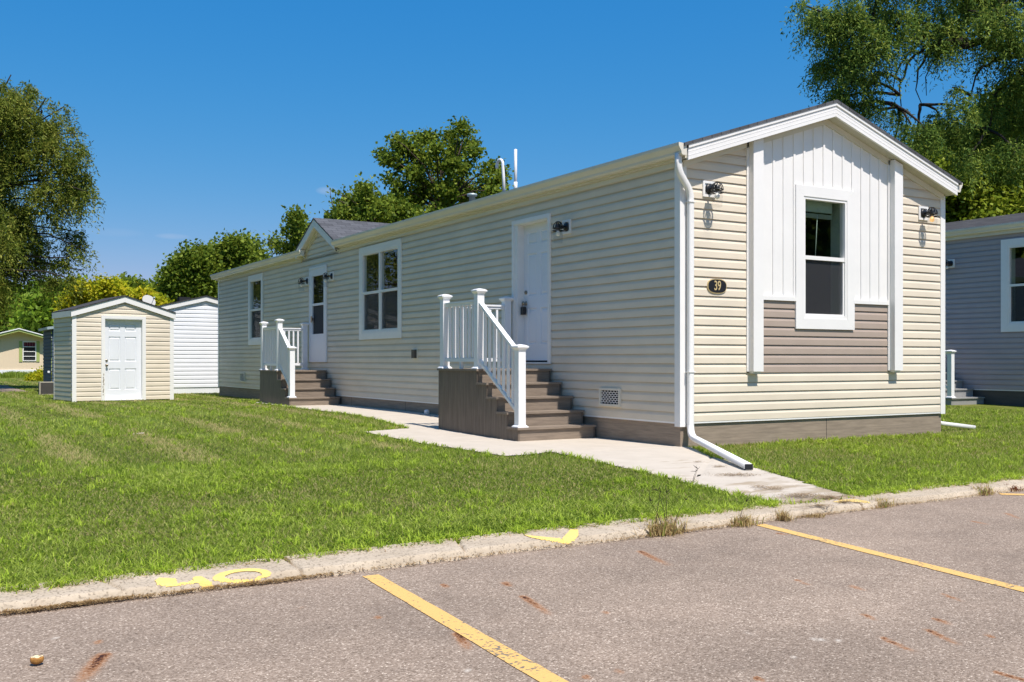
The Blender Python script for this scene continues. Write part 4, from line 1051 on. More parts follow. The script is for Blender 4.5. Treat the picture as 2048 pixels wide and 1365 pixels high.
# pipe stub on the path
mb = MB(); c = Vector((-.13, 6.45, float(hz(0, 6.45)) + .012)); mb.lathe([(.045, 0), (.045, .055), (.04, .075), (.02, .085), (.004, .086)], c, 14)
tag(mb.build('drain_cap', M['pipe']), 'short white plastic drain cap on the path by the skirting', 'drain cap')

# ------------------------------------------------------------------ grey home on the right
gh = root('mobile_home', (12.8, 0, 0), 'blue grey sided home with white framed window at the right edge', 'mobile home')
GX = 12.8; FG = Fr((GX, 0), (0, 1), (-1, 0)); FGF = Fr((GX, 0), (1, 0), (0, -1))
GZ = .38
mb = MB(); siding(mb, FG, const(.02), const(20), GZ, 3.80, [(2.95, 4.25, 1.72, 3.55)]); mb.build('side_siding', M['greysiding'], gh)
mb = MB(); siding(mb, FGF, const(.02), const(4.7), GZ, 3.80); mb.build('front_siding', M['greysiding'], gh)
mb = MB(); FG.box(mb, 0, 20, .002, .016, GZ - .022, GZ - .001); mb.build('starter_strip', M['white'], gh)
mb = MB(); mb.box(GX + .005, GX + 4.7, .005, 20, -.05, GZ - .024); mb.build('skirting', M['greyskirt'], gh)
mb = MB(); z0 = 3.99; p_ = .225
for x0, x1 in ((GX - .15, GX + 2.35), (GX + 2.35, GX + 4.85)):
    za, zb = (z0, z0 + 2.5 * p_) if x0 < GX else (z0 + 2.5 * p_, z0)
    mb.hexa([(x0, -.25, za - .03), (x1, -.25, zb - .03), (x1, 20.2, zb - .03), (x0, 20.2, za - .03), (x0, -.25, za), (x1, -.25, zb), (x1, 20.2, zb), (x0, 20.2, za)])
o = mb.build('roof', M['shingledark'], gh); uvroof(o, (0, 1, 0), (1, 0, 0))
mb = MB(); mb.poly([(GX, .012, 3.8), (GX + 4.7, .012, 3.8), (GX + 4.7, .012, 3.99), (GX + 2.35, .012, 4.47), (GX, .012, 3.99)]); mb.build('gable', M['greysiding'], gh)
mb = MB(); FG.box(mb, -.2, 20.1, .0, .07, 3.77, 3.93); mb.build('eave_fascia', M['creamtrim'], gh)
mb = MB(); gutter(mb, FG, -.2, 20.1, .071, 3.845); mb.build('gutter', M['creamtrim'], gh)
window(gh, FG, 2.85, 4.375, 1.64, 3.65, .16, 1, label='large white framed window')
make_lantern(FG, 5.62, 3.24, 'black wall lantern on the blue grey wall')
s3 = make_steps((12.2, 5.4, 0), 5, .03, .93, 12.8 - 1.2, 12.8 - .04, 4.75, 7.0, label='grey porch steps against the blue grey home', mats=('greystep', 'greystep'))
mb = MB(); mb.box(11.2, 12.79, -3.9, 7.2, -.05, .013); struct(mb.build('side_path', M['concrete']), 'concrete path beside the grey home')

# ------------------------------------------------------------------ storage shed
SA = R(7.8); SC = Vector((-4.30, 17.53)); SW, SD = 2.47, 1.62
sdv = (math.cos(SA), math.sin(SA)); snv = (math.sin(SA), -math.cos(SA))
sh = root('storage_shed', (SC.x, SC.y, 0), 'small cream sided storage shed with a white six panel door', 'shed')
FS = Fr(SC, sdv, snv)
FSL = Fr(SC, (-snv[0], -snv[1]), (-sdv[0], -sdv[1]))
FSR = Fr(SC + Vector(sdv) * SW, (-snv[0], -snv[1]), sdv)
spk = 2.47; se = 2.09; ssl = (spk - se) / (SW / 2)
zsl = lambda z: max(.0, (z - se) / ssl)
mb = MB(); siding(mb, FS, lambda z: max(.06, zsl(z)), lambda z: min(SW - .06, SW - zsl(z)), .03, 2.45, [(.73, 1.75, 0, 2.10)]); mb.build('front_siding', M['cream'], sh)
for f in (FSL, FSR): mb = MB(); siding(mb, f, const(.06), const(SD), .03, se); mb.build('side_siding', M['cream'], sh)
for a0, a1 in ((-.016, .085), (SW - .085, SW + .016)): mb = MB(); FS.box(mb, a0, a1, -.01, .026, .0, se + .02); mb.build('corner_trim', M['white'], sh)
mb = MB(); FSL.box(mb, SD - .05, SD, .0, .022, .0, se); mb.build('corner_trim', M['white'], sh)
mb = MB(); FS.box(mb, .06, SW - .06, -.02, .004, -.03, .03); mb.build('base', M['skirt'], sh)
mb = MB(); FS.box(mb, .67, .745, .012, .04, .02, 2.135); FS.box(mb, 1.69, 1.765, .012, .04, .02, 2.135); FS.box(mb, .745, 1.69, .012, .04, 2.06, 2.135)
FS.box(mb, .745, .76, -.12, .035, .03, 2.06); FS.box(mb, 1.675, 1.69, -.12, .035, .03, 2.06); FS.box(mb, .76, 1.675, -.12, .035, 2.045, 2.06); FS.box(mb, .76, 1.675, -.12, .03, .02, .045)
sdr = mb.build('door', M['white'], sh, 'white six panel shed door with a knob and deadbolt')
mb = MB(); panel_door(mb, FS, .76, 1.675, .046, 2.044, -.07); mb.build('door_slab', M['door'], sdr)
knob(sdr, FS, .825, 1.02, -.07, 'deadbolt'); knob(sdr, FS, .825, .90, -.07)
mb = MB()                               # peeled paint on the left casing
rs = random.Random(4)
for i in range(9):
    a = .705 + rs.uniform(-.008, .012); z = .16 + .06 * i + rs.uniform(-.01, .01)
    FS.box(mb, a, a + rs.uniform(.012, .028), .0402, .0412, z, z + rs.uniform(.04, .062))
mb.build('bare_wood_patch', M['skirt'], sdr)
mb = MB(); oh = .07; ohs = .05; L0, L1 = -ohs, SW + ohs
sz = lambda s: 2.655 - ssl * 1.0 * abs(s - SW / 2)
for s0, s1 in ((L0, SW / 2), (SW / 2, L1)):
    mb.hexa([FS.p(s0, oh + .02, sz(s0) - .025), FS.p(s1, oh + .02, sz(s1) - .025), FS.p(s1, -SD - .05, sz(s1) - .025), FS.p(s0, -SD - .05, sz(s0) - .025),
             FS.p(s0, oh + .02, sz(s0)), FS.p(s1, oh + .02, sz(s1)), FS.p(s1, -SD - .05, sz(s1)), FS.p(s0, -SD - .05, sz(s0))])
o = mb.build('roof', M['shingledark'], sh); uvroof(o, (0, 1, 0), (1, 0, 0))
mb = MB()
for s0, s1 in ((L0, SW / 2 - .0005), (SW / 2 + .0005, L1)):
    mb.hexa([FS.p(s0, -.0, sz(s0) - .175), FS.p(s1, -.0, sz(s1) - .175), FS.p(s1, oh, sz(s1) - .175), FS.p(s0, oh, sz(s0) - .175),
             FS.p(s0, -.0, sz(s0) - .028), FS.p(s1, -.0, sz(s1) - .028), FS.p(s1, oh, sz(s1) - .028), FS.p(s0, oh, sz(s0) - .028)])
mb.build('rake_fascia', M['white'], sh)
mb = MB(); FSL.box(mb, -.06, SD + .05, .0, .05, se + .0, se + .15); FSR.box(mb, -.06, SD + .05, .0, .05, se + .0, se + .15); mb.build('eave_fascia', M['white'], sh)

# ------------------------------------------------------------------ white home behind the shed
wh = root('mobile_home', (.21, 22.8, 0), 'white sided home with vertical metal skirting right behind the shed', 'mobile home')
WC = .21; WH = 2.2; FW = Fr((WC - WH, 22.8), (1, 0), (0, -1)); FWL = Fr((WC - WH, 22.8), (0, 1), (-1, 0))
wz = lambda s: 3.04 - .25 * abs(s - WH)
mb = MB(); siding(mb, FW, lambda z: max(.0, WH - (2.96 - z) / .25), lambda z: min(2 * WH, WH + (2.96 - z) / .25), .19, 2.95, exp=.127); mb.build('front_siding', M['whitehouse'], wh)
mb = MB(); siding(mb, FWL, const(0), const(16), .19, 2.4, exp=.127); mb.build('side_siding', M['whitehouse'], wh)
mb = MB()
k = 0; s = 0.
while s < 2 * WH:
    FW.box(mb, s, s + .055, -.012, .0, -.12, .188); FW.box(mb, s + .055, s + .075, -.012, -.006, -.12, .188); s += .075
FWL.box(mb, 0.02, 16, -.012, -.002, -.12, .188)
mb.build('skirting', M['whitehouse'], wh)
mb = MB()
for s0, s1 in ((-.12, WH), (WH, 2 * WH + .12)):
    mb.hexa([FW.p(s0, .1, wz(s0) - .03), FW.p(s1, .1, wz(s1) - .03), FW.p(s1, -16, wz(s1) - .03), FW.p(s0, -16, wz(s0) - .03),
             FW.p(s0, .1, wz(s0)), FW.p(s1, .1, wz(s1)), FW.p(s1, -16, wz(s1)), FW.p(s0, -16, wz(s0))])
o = mb.build('roof', M['shingledark'], wh); uvroof(o, (0, 1, 0), (1, 0, 0))
mb = MB()
for s0, s1 in ((-.12, WH - .0005), (WH + .0005, 2 * WH + .12)):
    mb.hexa([FW.p(s0, .02, wz(s0) - .17), FW.p(s1, .02, wz(s1) - .17), FW.p(s1, .08, wz(s1) - .17), FW.p(s0, .08, wz(s0) - .17),
             FW.p(s0, .02, wz(s0) - .032), FW.p(s1, .02, wz(s1) - .032), FW.p(s1, .08, wz(s1) - .032), FW.p(s0, .08, wz(s0) - .032)])
mb.build('rake_fascia', M['white'], wh)
mb = MB(); FW.box(mb, WH - .75, WH - .42, -.5, -.2, wz(WH - .5) - .06, wz(WH - .5) + .07); mb.build('roof_vent', M['dark'], wh)
# satellite dish on the white home's roof
dc = at(298, 602, 32)
dsh = root('satellite_dish', tuple(dc - Vector((0, 0, .35))), 'pale grey satellite dish poking up behind the shed roof', 'satellite dish')
mb = MB(); rr = []
ax_ = Vector((.35, -.85, .45)).normalized(); e1 = ax_.cross(Vector((0, 0, 1))).normalized(); e2 = e1.cross(ax_)
for r, h in ((.02, -.045), (.1, -.04), (.17, -.022), (.23, 0)): rr.append([dc + ax_ * h + (e1 * math.cos(t) + e2 * math.sin(t) * .9) * r for t in np.linspace(0, 2 * math.pi, 25)[:-1]])
mb.rings(rr); mb.build('reflector', M['dish'], dsh)
mb = MB(); mb.tube([dc - Vector((0, 0, .45)) - ax_ * .1, dc - Vector((0, 0, .1)) - ax_ * .1, dc - ax_ * .04], .02, 8); mb.build('mast', M['galv'], dsh)
mb = MB(); mb.tube([dc - e2 * .2, dc + ax_ * .26 - e2 * .06], .01, 6); mb.tube([dc + ax_ * .24 - e2 * .06, dc + ax_ * .31 - e2 * .04], .025, 8); mb.build('feed_arm', M['galv'], dsh)

# dark little building, air conditioner, far tan home
db = root('outbuilding', (-3.95, 25.0, 0), 'narrow dark blue building edge beside the air conditioner', 'outbuilding')
FD = Fr((-3.93, 25.0), (1, 0), (0, -1)); FDL = Fr((-3.93, 25.0), (0, 1), (-1, 0))
mb = MB(); siding(mb, FD, const(0), const(1.4), .0, 1.98); siding(mb, FDL, const(0), const(2.2), .0, 1.98); mb.build('wall', M['darkblue'], db)
mb = MB(); mb.hexa([(-4.08, 24.85, 1.97), (-2.4, 24.85, 2.2), (-2.4, 27.3, 2.2), (-4.08, 27.3, 1.97), (-4.08, 24.85, 2.05), (-2.4, 24.85, 2.28), (-2.4, 27.3, 2.28), (-4.08, 27.3, 2.05)]); mb.build('roof', M['galv'], db)
mb = MB(); q = at(108, 745, 30); mb.lathe([(.035, 0), (.035, .05), (.01, .06)], (q.x, 24.93, q.z), 10, ax='y'); mb.build('wall_light', M['pipe'], db)
q = at(94, 790, 30.2)
ac = root('air_conditioner', (q.x, q.y, 0), 'dusty grey air conditioner unit on the grass left of the shed', 'air conditioner')
mb = MB(); x0, x1, y0, y1 = q.x - .215, q.x + .215, q.y - .2, q.y + .2
mb.box(x0, x1, y0, y1, 0, .36); mb.build('coil_body', M['acgrille'], ac)
mb = MB()
for (a, b, c, d) in ((x0 - .01, x0 + .015, y0 - .01, y0 + .02), (x1 - .03, x1 + .01, y0 - .01, y0 + .03)): mb.box(a, b, c, d, 0, .37)
mb.box(x0 - .01, x1 + .01, y0 - .01, y1 + .01, .361, .378); mb.box(x0 - .008, x1 + .008, y0 - .008, y1, .0, .02)
mb.build('cabinet_trim', M['actrim'], ac)
mb = MB()
for i in range(10): mb.box(x0 + .02, x1 - .03, y0 - .006, y0 - .002, .05 + .03 * i, .056 + .03 * i)
for i in range(8): mb.box(x0 + .04 + .045 * i, x0 + .045 + .045 * i, y0 - .009, y0 - .006, .03, .36)
mb.build('grille', M['greyskirt'], ac)

th = root('mobile_home', (-2.03, 59, 0), 'peach panelled home with lime green trim and shutters far off at the left edge', 'mobile home')
TC = -2.03; TW = 1.8; FT = Fr((TC - 4.4 + 2.6, 59), (1, 0), (0, -1))
tz = lambda x: 2.93 - .285 * abs(x - TC)
ytw = 59
mb = MB(); mb.poly([(TC - TW, ytw, .45), (-.52, ytw, .45), (-.52, ytw, tz(-.52) - .12), (TC, ytw, tz(TC) - .12), (TC - TW, ytw, tz(TC - TW) - .12)], n=(0, -1, 0))
for i in range(24):
    x = TC - TW + .06 + i * .14
    mb.box(x, x + .02, ytw - .008, ytw - .001, .45, min(tz(x), tz(x + .02)) - .13)
mb.box(TC - TW, -.52, ytw + .01, ytw + 14, .4, 2.3)
mb.build('wall', M['tanhome'], th)
mb = MB(); mb.box(-.51, -.12, ytw + .05, ytw + 14, .45, 2.2); mb.build('corner_panel', M['lime'], th)
mb = MB(); mb.box(TC - TW - .05, -.1, ytw - .05, ytw + 14, -.1, .45); mb.build('skirting', M['whitehouse'], th)
mb = MB()
for x0, x1 in ((TC - TW - .3, TC), (TC, -.12)):
    mb.hexa([(x0, ytw - .55, tz(x0) - .16), (x1, ytw - .55, tz(x1) - .16), (x1, ytw - .5, tz(x1) - .16), (x0, ytw - .5, tz(x0) - .16), (x0, ytw - .55, tz(x0) - .02), (x1, ytw - .55, tz(x1) - .02), (x1, ytw - .5, tz(x1) - .02), (x0, ytw - .5, tz(x0) - .02)])
mb.build('rake_fascia', M['lime'], th)
mb = MB()
for x0, x1 in ((TC - TW - .35, TC), (TC, -.08)):
    mb.hexa([(x0, ytw - .6, tz(x0) - .019), (x1, ytw - .6, tz(x1) - .019), (x1, ytw + 14, tz(x1) - .019), (x0, ytw + 14, tz(x0) - .019), (x0, ytw - .6, tz(x0) + .04), (x1, ytw - .6, tz(x1) + .04), (x1, ytw + 14, tz(x1) + .04), (x0, ytw + 14, tz(x0) + .04)])
mb.build('roof', M['whitehouse'], th)
FT = Fr((0, ytw), (1, 0), (0, -1))
mb = MB(); frame_ring(mb, FT, -1.78, -1.03, .98, 2.18, .05, .01, .05)
for z in (1.27, 1.56, 1.85): FT.box(mb, -1.74, -1.07, .01, .045, z - .02, z + .02)
tw = mb.build('window', M['white'], th)
mb = MB(); FT.pane(mb, -1.74, -1.07, .009, 1.0, 1.85); mb.build('pane', M['dark'], tw)
mb = MB(); FT.pane(mb, -1.74, -1.07, .008, 1.85, 2.15); mb.build('curtain', M['curtain'], tw)
for a in (-1.98, -1.02): mb = MB(); FT.box(mb, a, a + .18, .01, .04, .94, 2.2); mb.build('shutter', M['lime'], th)

# ------------------------------------------------------------------ trees
def limb(mb, a, b, r0, r1, bow=.12, k=6, n=7, rs=None):
    a, b = Vector(a), Vector(b); L_ = (b - a).length; pts = []; rad = []
    off = Vector(((rs.rand() - .5), (rs.rand() - .5), .25 + rs.rand() * .5)) * L_ * bow
    for i in range(k + 1):
        t = i / k; p = a.lerp(b, t) + off * (4 * t * (1 - t)) + Vector(tuple((rs.rand(3) - .5) * L_ * .03)) * (0 < i < k)
        pts.append(p); rad.append(r0 + (r1 - r0) * t)
    mb.tube(pts, rad, n); return pts
def tree(name, label, base, blobs, m, leaf=(.13, .05), nleaf=30000, sig=.22, per=14, droop=0., bark='bark', r0=.25, seed=1, extra_limbs=(), group=None, gap=.42, cat='tree', twigs=14, shell=.45, fork=.45, trunk=True, limb_r=.28):
    rs = np.random.RandomState(seed)
    rt = root(name, (base[0], base[1], 0), label, cat, group)
    B = np.array([list(b[0]) + [b[1]] for b in blobs])           # centre, radius in metres
    ctr = np.average(B[:, :3], axis=0, weights=B[:, 3] ** 2)
    mb = MB()
    top = Vector((base[0] * .45 + ctr[0] * .55, base[1] * .45 + ctr[1] * .55, B[:, 2].min() + fork * (B[:, 2].max() - B[:, 2].min())))
    if trunk:
        tp = limb(mb, (base[0], base[1], -.1), top, r0, r0 * .55, .06, 7, 10, rs)
        nodes = tp[3:] + [p for L_ in extra_limbs if L_[1] > .04 for p in bend(L_[0], 4, 1.)]
        for b in B:
            q = min(nodes, key=lambda p: (p - Vector(b[:3])).length + .6 * max(0, p.z - b[2]))
            limb(mb, q, b[:3], r0 * limb_r, .012 + r0 * .02, .18, 6, 6, rs)
        mb.build('trunk', M[bark], rt)
    mb = MB()
    for L_ in extra_limbs:
        pts, ra, rb = L_; P = bend(pts, 4, 1.); P = [p + Vector(tuple(rs.normal(size=3) * ra * .5)) for p in P]; mb.tube(P, [ra + (rb - ra) * i / (len(P) - 1) for i in range(len(P))], 7)
    # sprigs
    wts = B[:, 3] ** 1.8; wts /= wts.sum(); ns = max(20, int(nleaf / per * 1.9))
    bi = rs.choice(len(B), ns, p=wts)
    d = rs.normal(size=(ns, 3)); d /= np.linalg.norm(d, axis=1)[:, None]
    rad = (shell + (1 - shell) * rs.rand(ns) ** .6) * (1 + .16 * rs.normal(size=ns))
    Cn = B[bi, :3] + d * (B[bi, 3] * rad)[:, None] * np.array([1, 1, .92])
    sc = 1.1 / np.median(B[:, 3])
    no = (vnoise(Cn[:, 0] + Cn[:, 2] * .7, Cn[:, 1] - Cn[:, 2] * .4, sc * 1.6, seed) + vnoise(Cn[:, 0] * .6 + 31, Cn[:, 2], sc * 2.4, seed + 1)) / 2
    keep = no > np.quantile(no, gap); Cn = Cn[keep]; bi = bi[keep]; d = d[keep]; ns = len(Cn)
    for q in range(min(twigs * len(B), ns)):
        i = rs.randint(ns); a = Vector(B[bi[i], :3]); b = Vector(Cn[i]); L_ = (b - a).length
        m1 = a.lerp(b, .5) + Vector((rs.rand() - .5, rs.rand() - .5, .3 + .3 * rs.rand() + droop * .4)) * L_ * .25
        rr_ = .006 + .010 * B[bi[i], 3] ** .5
        mb.tube([a, m1, b] + ([b + Vector((0, 0, -droop * sig * 2))] if droop else []), [rr_, rr_ * .6, rr_ * .25] + ([rr_ * .2] if droop else []), 4)
    if mb.v: mb.build('branches', M[bark], rt)
    # leaves
    C_ = np.repeat(Cn, per, axis=0); n = len(C_); dd = np.repeat(d, per, axis=0)
    if droop:                           # strands arching out and hanging down
        t = np.tile(np.linspace(0, 1, per), ns) + rs.rand(n) * .08
        sd = np.repeat(rs.normal(size=(ns, 3)) * [1, 1, .2], per, axis=0); sd = sd / (np.linalg.norm(sd, axis=1)[:, None] + 1e-6) * .6 + dd * [.5, .5, .1]
        Ls = np.repeat(sig * (1.4 + 1.8 * rs.rand(ns)), per)
        pos = C_ + sd * (t * Ls)[:, None] * .8; pos[:, 2] -= droop * (t ** 1.8) * Ls * 1.1; pos += rs.normal(size=(n, 3)) * sig * .14
        ax = rs.normal(size=(n, 3)) * .8 + sd * .5; ax[:, 2] -= .55 * droop
    else:
        pos = C_ + rs.normal(size=(n, 3)) * sig * [1, 1, .75]
        ax = rs.normal(size=(n, 3)); ax[:, 2] -= .25
    ax /= np.linalg.norm(ax, axis=1)[:, None]
    nr = rs.normal(size=(n, 3)) + [0, 0, 1.1]; sdv_ = np.cross(ax, nr); sdv_ /= np.linalg.norm(sdv_, axis=1)[:, None] + 1e-6
    up = np.cross(sdv_, ax)
    L_ = leaf[0] * (.6 + .8 * rs.rand(n)); W_ = leaf[1] * (.7 + .6 * rs.rand(n))
    V = np.empty((n, 4, 3)); h = ax * L_[:, None]; s = sdv_ * (W_ / 2)[:, None]
    V[:, 0] = pos; V[:, 1] = pos + h * .45 + s; V[:, 2] = pos + h - up * (L_ * .15)[:, None]; V[:, 3] = pos + h * .5 - s
    rnd = np.clip(.45 + .22 * np.repeat(rs.normal(size=ns), per) + .16 * rs.normal(size=n), 0, 1)
    fast('crown', V, None, rnd, M[m], rt)
    return rt
def pb(dep, lst, sc=1.0):               # crown lobes: photo position, radius -> world lobes at their distance
    r = []
    for i, e in enumerate(lst):
        u, v, rp = e[:3]; dz_ = e[3] if len(e) > 3 else ((i * 37) % 11 - 5) / 5 * dep * .035
        p = at(u, v, dep + dz_); r.append((tuple(p), rp * (dep + dz_) / F * sc))
    return r
# big honey locust, left
tree('locust_tree', 'tall feathery honey locust filling the upper left edge', at(-120, HY, 35)[:2],
     pb(35, [(0, 215, 60), (40, 195, 40), (5, 172, 24), (85, 222, 36), (60, 240, 55), (110, 265, 42), (128, 300, 40), (140, 345, 36), (142, 378, 26), (60, 330, 70), (178, 352, 11), (180, 386, 11), (166, 300, 12), (150, 268, 12), (92, 196, 14), (128, 214, 9), (60, 186, 14), (22, 150, 11), (160, 412, 9), (170, 468, 10), (173, 503, 11), (164, 540, 11), (140, 558, 10), (104, 560, 14), (-30, 300, 85), (100, 390, 42), (80, 430, 55), (132, 478, 32), (138, 515, 28), (118, 535, 26), (60, 500, 52), (0, 440, 70), (10, 535, 42), (-30, 580, 40),
             (-100, 240, 80), (-130, 330, 90, 2), (-120, 430, 90, -2), (-90, 540, 80), (-70, 380, 100, 4), (-60, 470, 90, -4)]),
     'locust', leaf=(.125, .042), nleaf=125000, sig=.26, per=16, droop=.9, r0=.32, seed=3, gap=.44, twigs=12, shell=.25, limb_r=.16, bark='barkdark')
tree('willow_tree', 'feathery tree beyond the left edge of the lawn', (-13.5, 34),
     [((-13.5 + 2.6 * math.cos(a), 34 + 2.6 * math.sin(a), z), 1.7) for a, z in zip(np.arange(0, 30, 1.9), [3, 5, 7, 4, 6, 8, 3.5, 5.5, 7.5, 9, 4.5, 6.5, 8.5, 3, 5, 9.5])],
     'locust', leaf=(.16, .06), nleaf=15000, sig=.4, per=14, droop=1.1, r0=.3, seed=31, gap=.35, bark='barkdark')
# drooping locust, upper right
RD = 30
ll = lambda pts, a, b: ([at(u, v, RD + q) for u, v, q in pts], a, b)
tree('locust_tree', 'large drooping locust overhanging the roof at the upper right', at(2330, HY, 31)[:2],
     pb(RD, [(1612, 12, 22), (1640, 35, 26), (1665, 75, 30), (1690, 30, 38), (1650, 130, 20), (1690, 115, 34), (1700, 165, 32), (1672, 195, 22), (1690, 225, 24), (1735, 205, 26), (1722, 250, 18), (1740, 90, 44), (1765, 150, 30), (1750, 30, 40), (1800, 50, 48), (1860, 40, 46), (1930, 45, 52), (2000, 40, 55),
              (1795, 230, 18), (1790, 275, 18), (1822, 250, 16), (1830, 300, 18), (1850, 260, 20), (1905, 175, 16), (1880, 235, 26), (1925, 215, 34), (1905, 270, 30), (1960, 270, 40), (1935, 320, 26), (1985, 190, 36), (2030, 230, 46), (2040, 150, 44), (1985, 120, 26), (2030, 300, 34), (1880, 95, 18), (1845, 100, 14),
              (2110, 100, 90), (2210, 40, 110), (2160, 210, 85), (1760, -50, 60), (1880, -70, 85), (2050, -80, 100), (2220, -120, 120), (2350, 60, 130), (2330, 220, 110), (2450, 120, 120), (1960, -10, 50, 2)]),
     'locust2', leaf=(.12, .038), nleaf=215000, sig=.24, per=16, droop=1.0, r0=.45, seed=5, gap=.46, bark='barkdark', twigs=14, shell=.22, fork=.3, limb_r=.11,
     extra_limbs=[ll([(2330, 200, 1), (2150, 130, 0), (2040, 104, 0), (1950, 82, 0), (1880, 86, 0), (1810, 74, 0), (1740, 62, 0)], .2, .03),
                  ll([(2330, 100, 1), (2120, 50, 0), (2020, 30, 0), (1940, 22, 0)], .13, .03),
                  ll([(1950, 88, 0), (1860, 50, 1), (1790, 30, 1)], .08, .03),
                  ll([(1885, 86, 0), (1845, 96, 0), (1815, 125, 0), (1800, 170, 0), (1797, 215, 0)], .06, .015),
                  ll([(1870, 86, 0), (1845, 120, 0), (1832, 160, 0), (1840, 210, 0)], .05, .012),
                  ll([(1840, 84, 0), (1812, 112, .3), (1790, 150, .3), (1785, 190, .3)], .04, .012),
                  ll([(1900, 88, 0), (1872, 112, .2), (1852, 150, .2), (1850, 190, .2)], .035, .01),
                  ll([(2048, 110, 0), (1990, 118, 0), (1960, 140, 0), (1940, 190, 0)], .08, .02),
                  ll([(2080, 118, 0), (2035, 150, 0), (2000, 175, 0), (1985, 220, 0), (1975, 260, 0)], .07, .02)])
tree('maple_tree', 'sunlit broadleaf tree behind the gap between the two homes', at(1990, HY, 43)[:2],
     pb(43, [(1840, 330, 30), (1860, 375, 36), (1880, 300, 34), (1900, 350, 45), (1950, 390, 48), (1900, 425, 38), (1960, 440, 40), (2000, 330, 52), (2040, 390, 50), (2030, 440, 40), (1990, 250, 42), (2040, 200, 40), (1960, 300, 46), (2090, 300, 70), (2120, 420, 60), (1860, 440, 30), (2180, 340, 80), (1950, 480, 50), (2050, 480, 60), (1960, 560, 60), (2060, 580, 70)]),
     'maple', leaf=(.19, .16), nleaf=95000, sig=.36, per=16, r0=.3, seed=8, gap=.3, shell=.45, limb_r=.16)
tree('maple_tree', 'tall leafy tree rising behind the roof of the cream home', at(880, HY, 46)[:2],
     pb(46, [(788, 278, 13), (800, 290, 13), (768, 308, 9), (782, 318, 12), (795, 335, 15), (782, 358, 12), (800, 375, 15), (790, 395, 12), (835, 285, 16), (815, 300, 13), (858, 276, 12), (872, 300, 14), (845, 318, 18), (875, 335, 17), (828, 350, 17), (855, 372, 20), (902, 278, 15), (922, 248, 10), (928, 262, 12), (940, 285, 12), (950, 305, 7), (912, 303, 16), (905, 335, 17), (930, 330, 13), (920, 365, 18), (890, 385, 22), (835, 400, 24), (935, 395, 22), (970, 345, 12), (988, 332, 12), (1003, 345, 7), (992, 362, 13), (972, 372, 14), (990, 385, 12), (960, 405, 20), (800, 420, 26), (880, 450, 44), (960, 440, 34), (860, 540, 60), (940, 560, 60), (800, 500, 40)]),
     'oak', leaf=(.17, .13), nleaf=36000, sig=.19, per=14, r0=.3, seed=12, gap=.50, shell=.1, bark='bark', limb_r=.2)
tree('maple_tree', 'lower bushy tree just right of the dormer roof', at(735, HY, 41)[:2],
     pb(41, [(722, 378, 9), (735, 383, 9), (728, 395, 12), (680, 390, 5), (674, 400, 6), (695, 412, 11), (683, 428, 12), (670, 440, 10), (715, 412, 15), (745, 405, 12), (770, 408, 14), (760, 425, 18), (790, 412, 12), (735, 435, 22), (700, 440, 18), (800, 428, 18), (825, 440, 20), (700, 470, 30), (780, 470, 34), (740, 520, 45)]),
     'oak', leaf=(.155, .12), nleaf=25000, sig=.2, per=14, r0=.2, seed=14, gap=.42, shell=.1, limb_r=.16,
     extra_limbs=[([at(672, 440, 41), at(668, 415, 41), at(662, 398, 41), at(660, 376, 41)], .03, .008), ([at(668, 430, 41), at(655, 425, 41), at(644, 418, 41)], .02, .006)])
tree('young_tree', 'small sparse tree peeking over the roof left of the dormer', at(605, HY, 37)[:2],
     pb(37, [(592, 428, 7), (590, 442, 9), (600, 455, 10), (585, 465, 8), (605, 475, 13), (618, 468, 9), (615, 492, 13), (600, 500, 12), (548, 485, 5), (560, 492, 7), (576, 500, 8), (595, 520, 8)]),
     'oak', leaf=(.13, .10), nleaf=3600, sig=.17, per=10, r0=.07, seed=16, gap=.3, twigs=9, shell=.3,
     extra_limbs=[([at(590, 515, 37), at(570, 500, 37), at(548, 505, 37), at(537, 478, 37)], .03, .006), ([at(560, 505, 37), at(546, 508, 37), at(538, 500, 37)], .015, .006)])
tree('oak_tree', 'rounded dark tree over the white home, right one of a pair', at(478, HY, 68)[:2],
     pb(68, [(468, 498, 15), (488, 492, 13), (500, 512, 18), (448, 512, 16), (512, 530, 15), (434, 522, 12), (480, 540, 34), (500, 570, 34), (460, 575, 30), (525, 560, 20), (480, 610, 40)]),
     'oak', leaf=(.24, .19), nleaf=32000, sig=.4, per=14, r0=.35, limb_r=.16, seed=18, gap=.2, shell=.5, group='pair of rounded trees over the white home')
tree('oak_tree', 'rounded dark tree over the white home, left one of a pair', at(395, HY, 66)[:2],
     pb(66, [(392, 520, 18), (375, 530, 16), (415, 520, 18), (362, 550, 20), (342, 572, 15), (328, 590, 9), (400, 565, 36), (430, 560, 30), (330, 590, 14), (360, 595, 26), (420, 600, 34)]),
     'oak', leaf=(.24, .19), nleaf=32000, sig=.4, per=14, r0=.35, limb_r=.16, seed=19, gap=.2, shell=.5, group='pair of rounded trees over the white home')
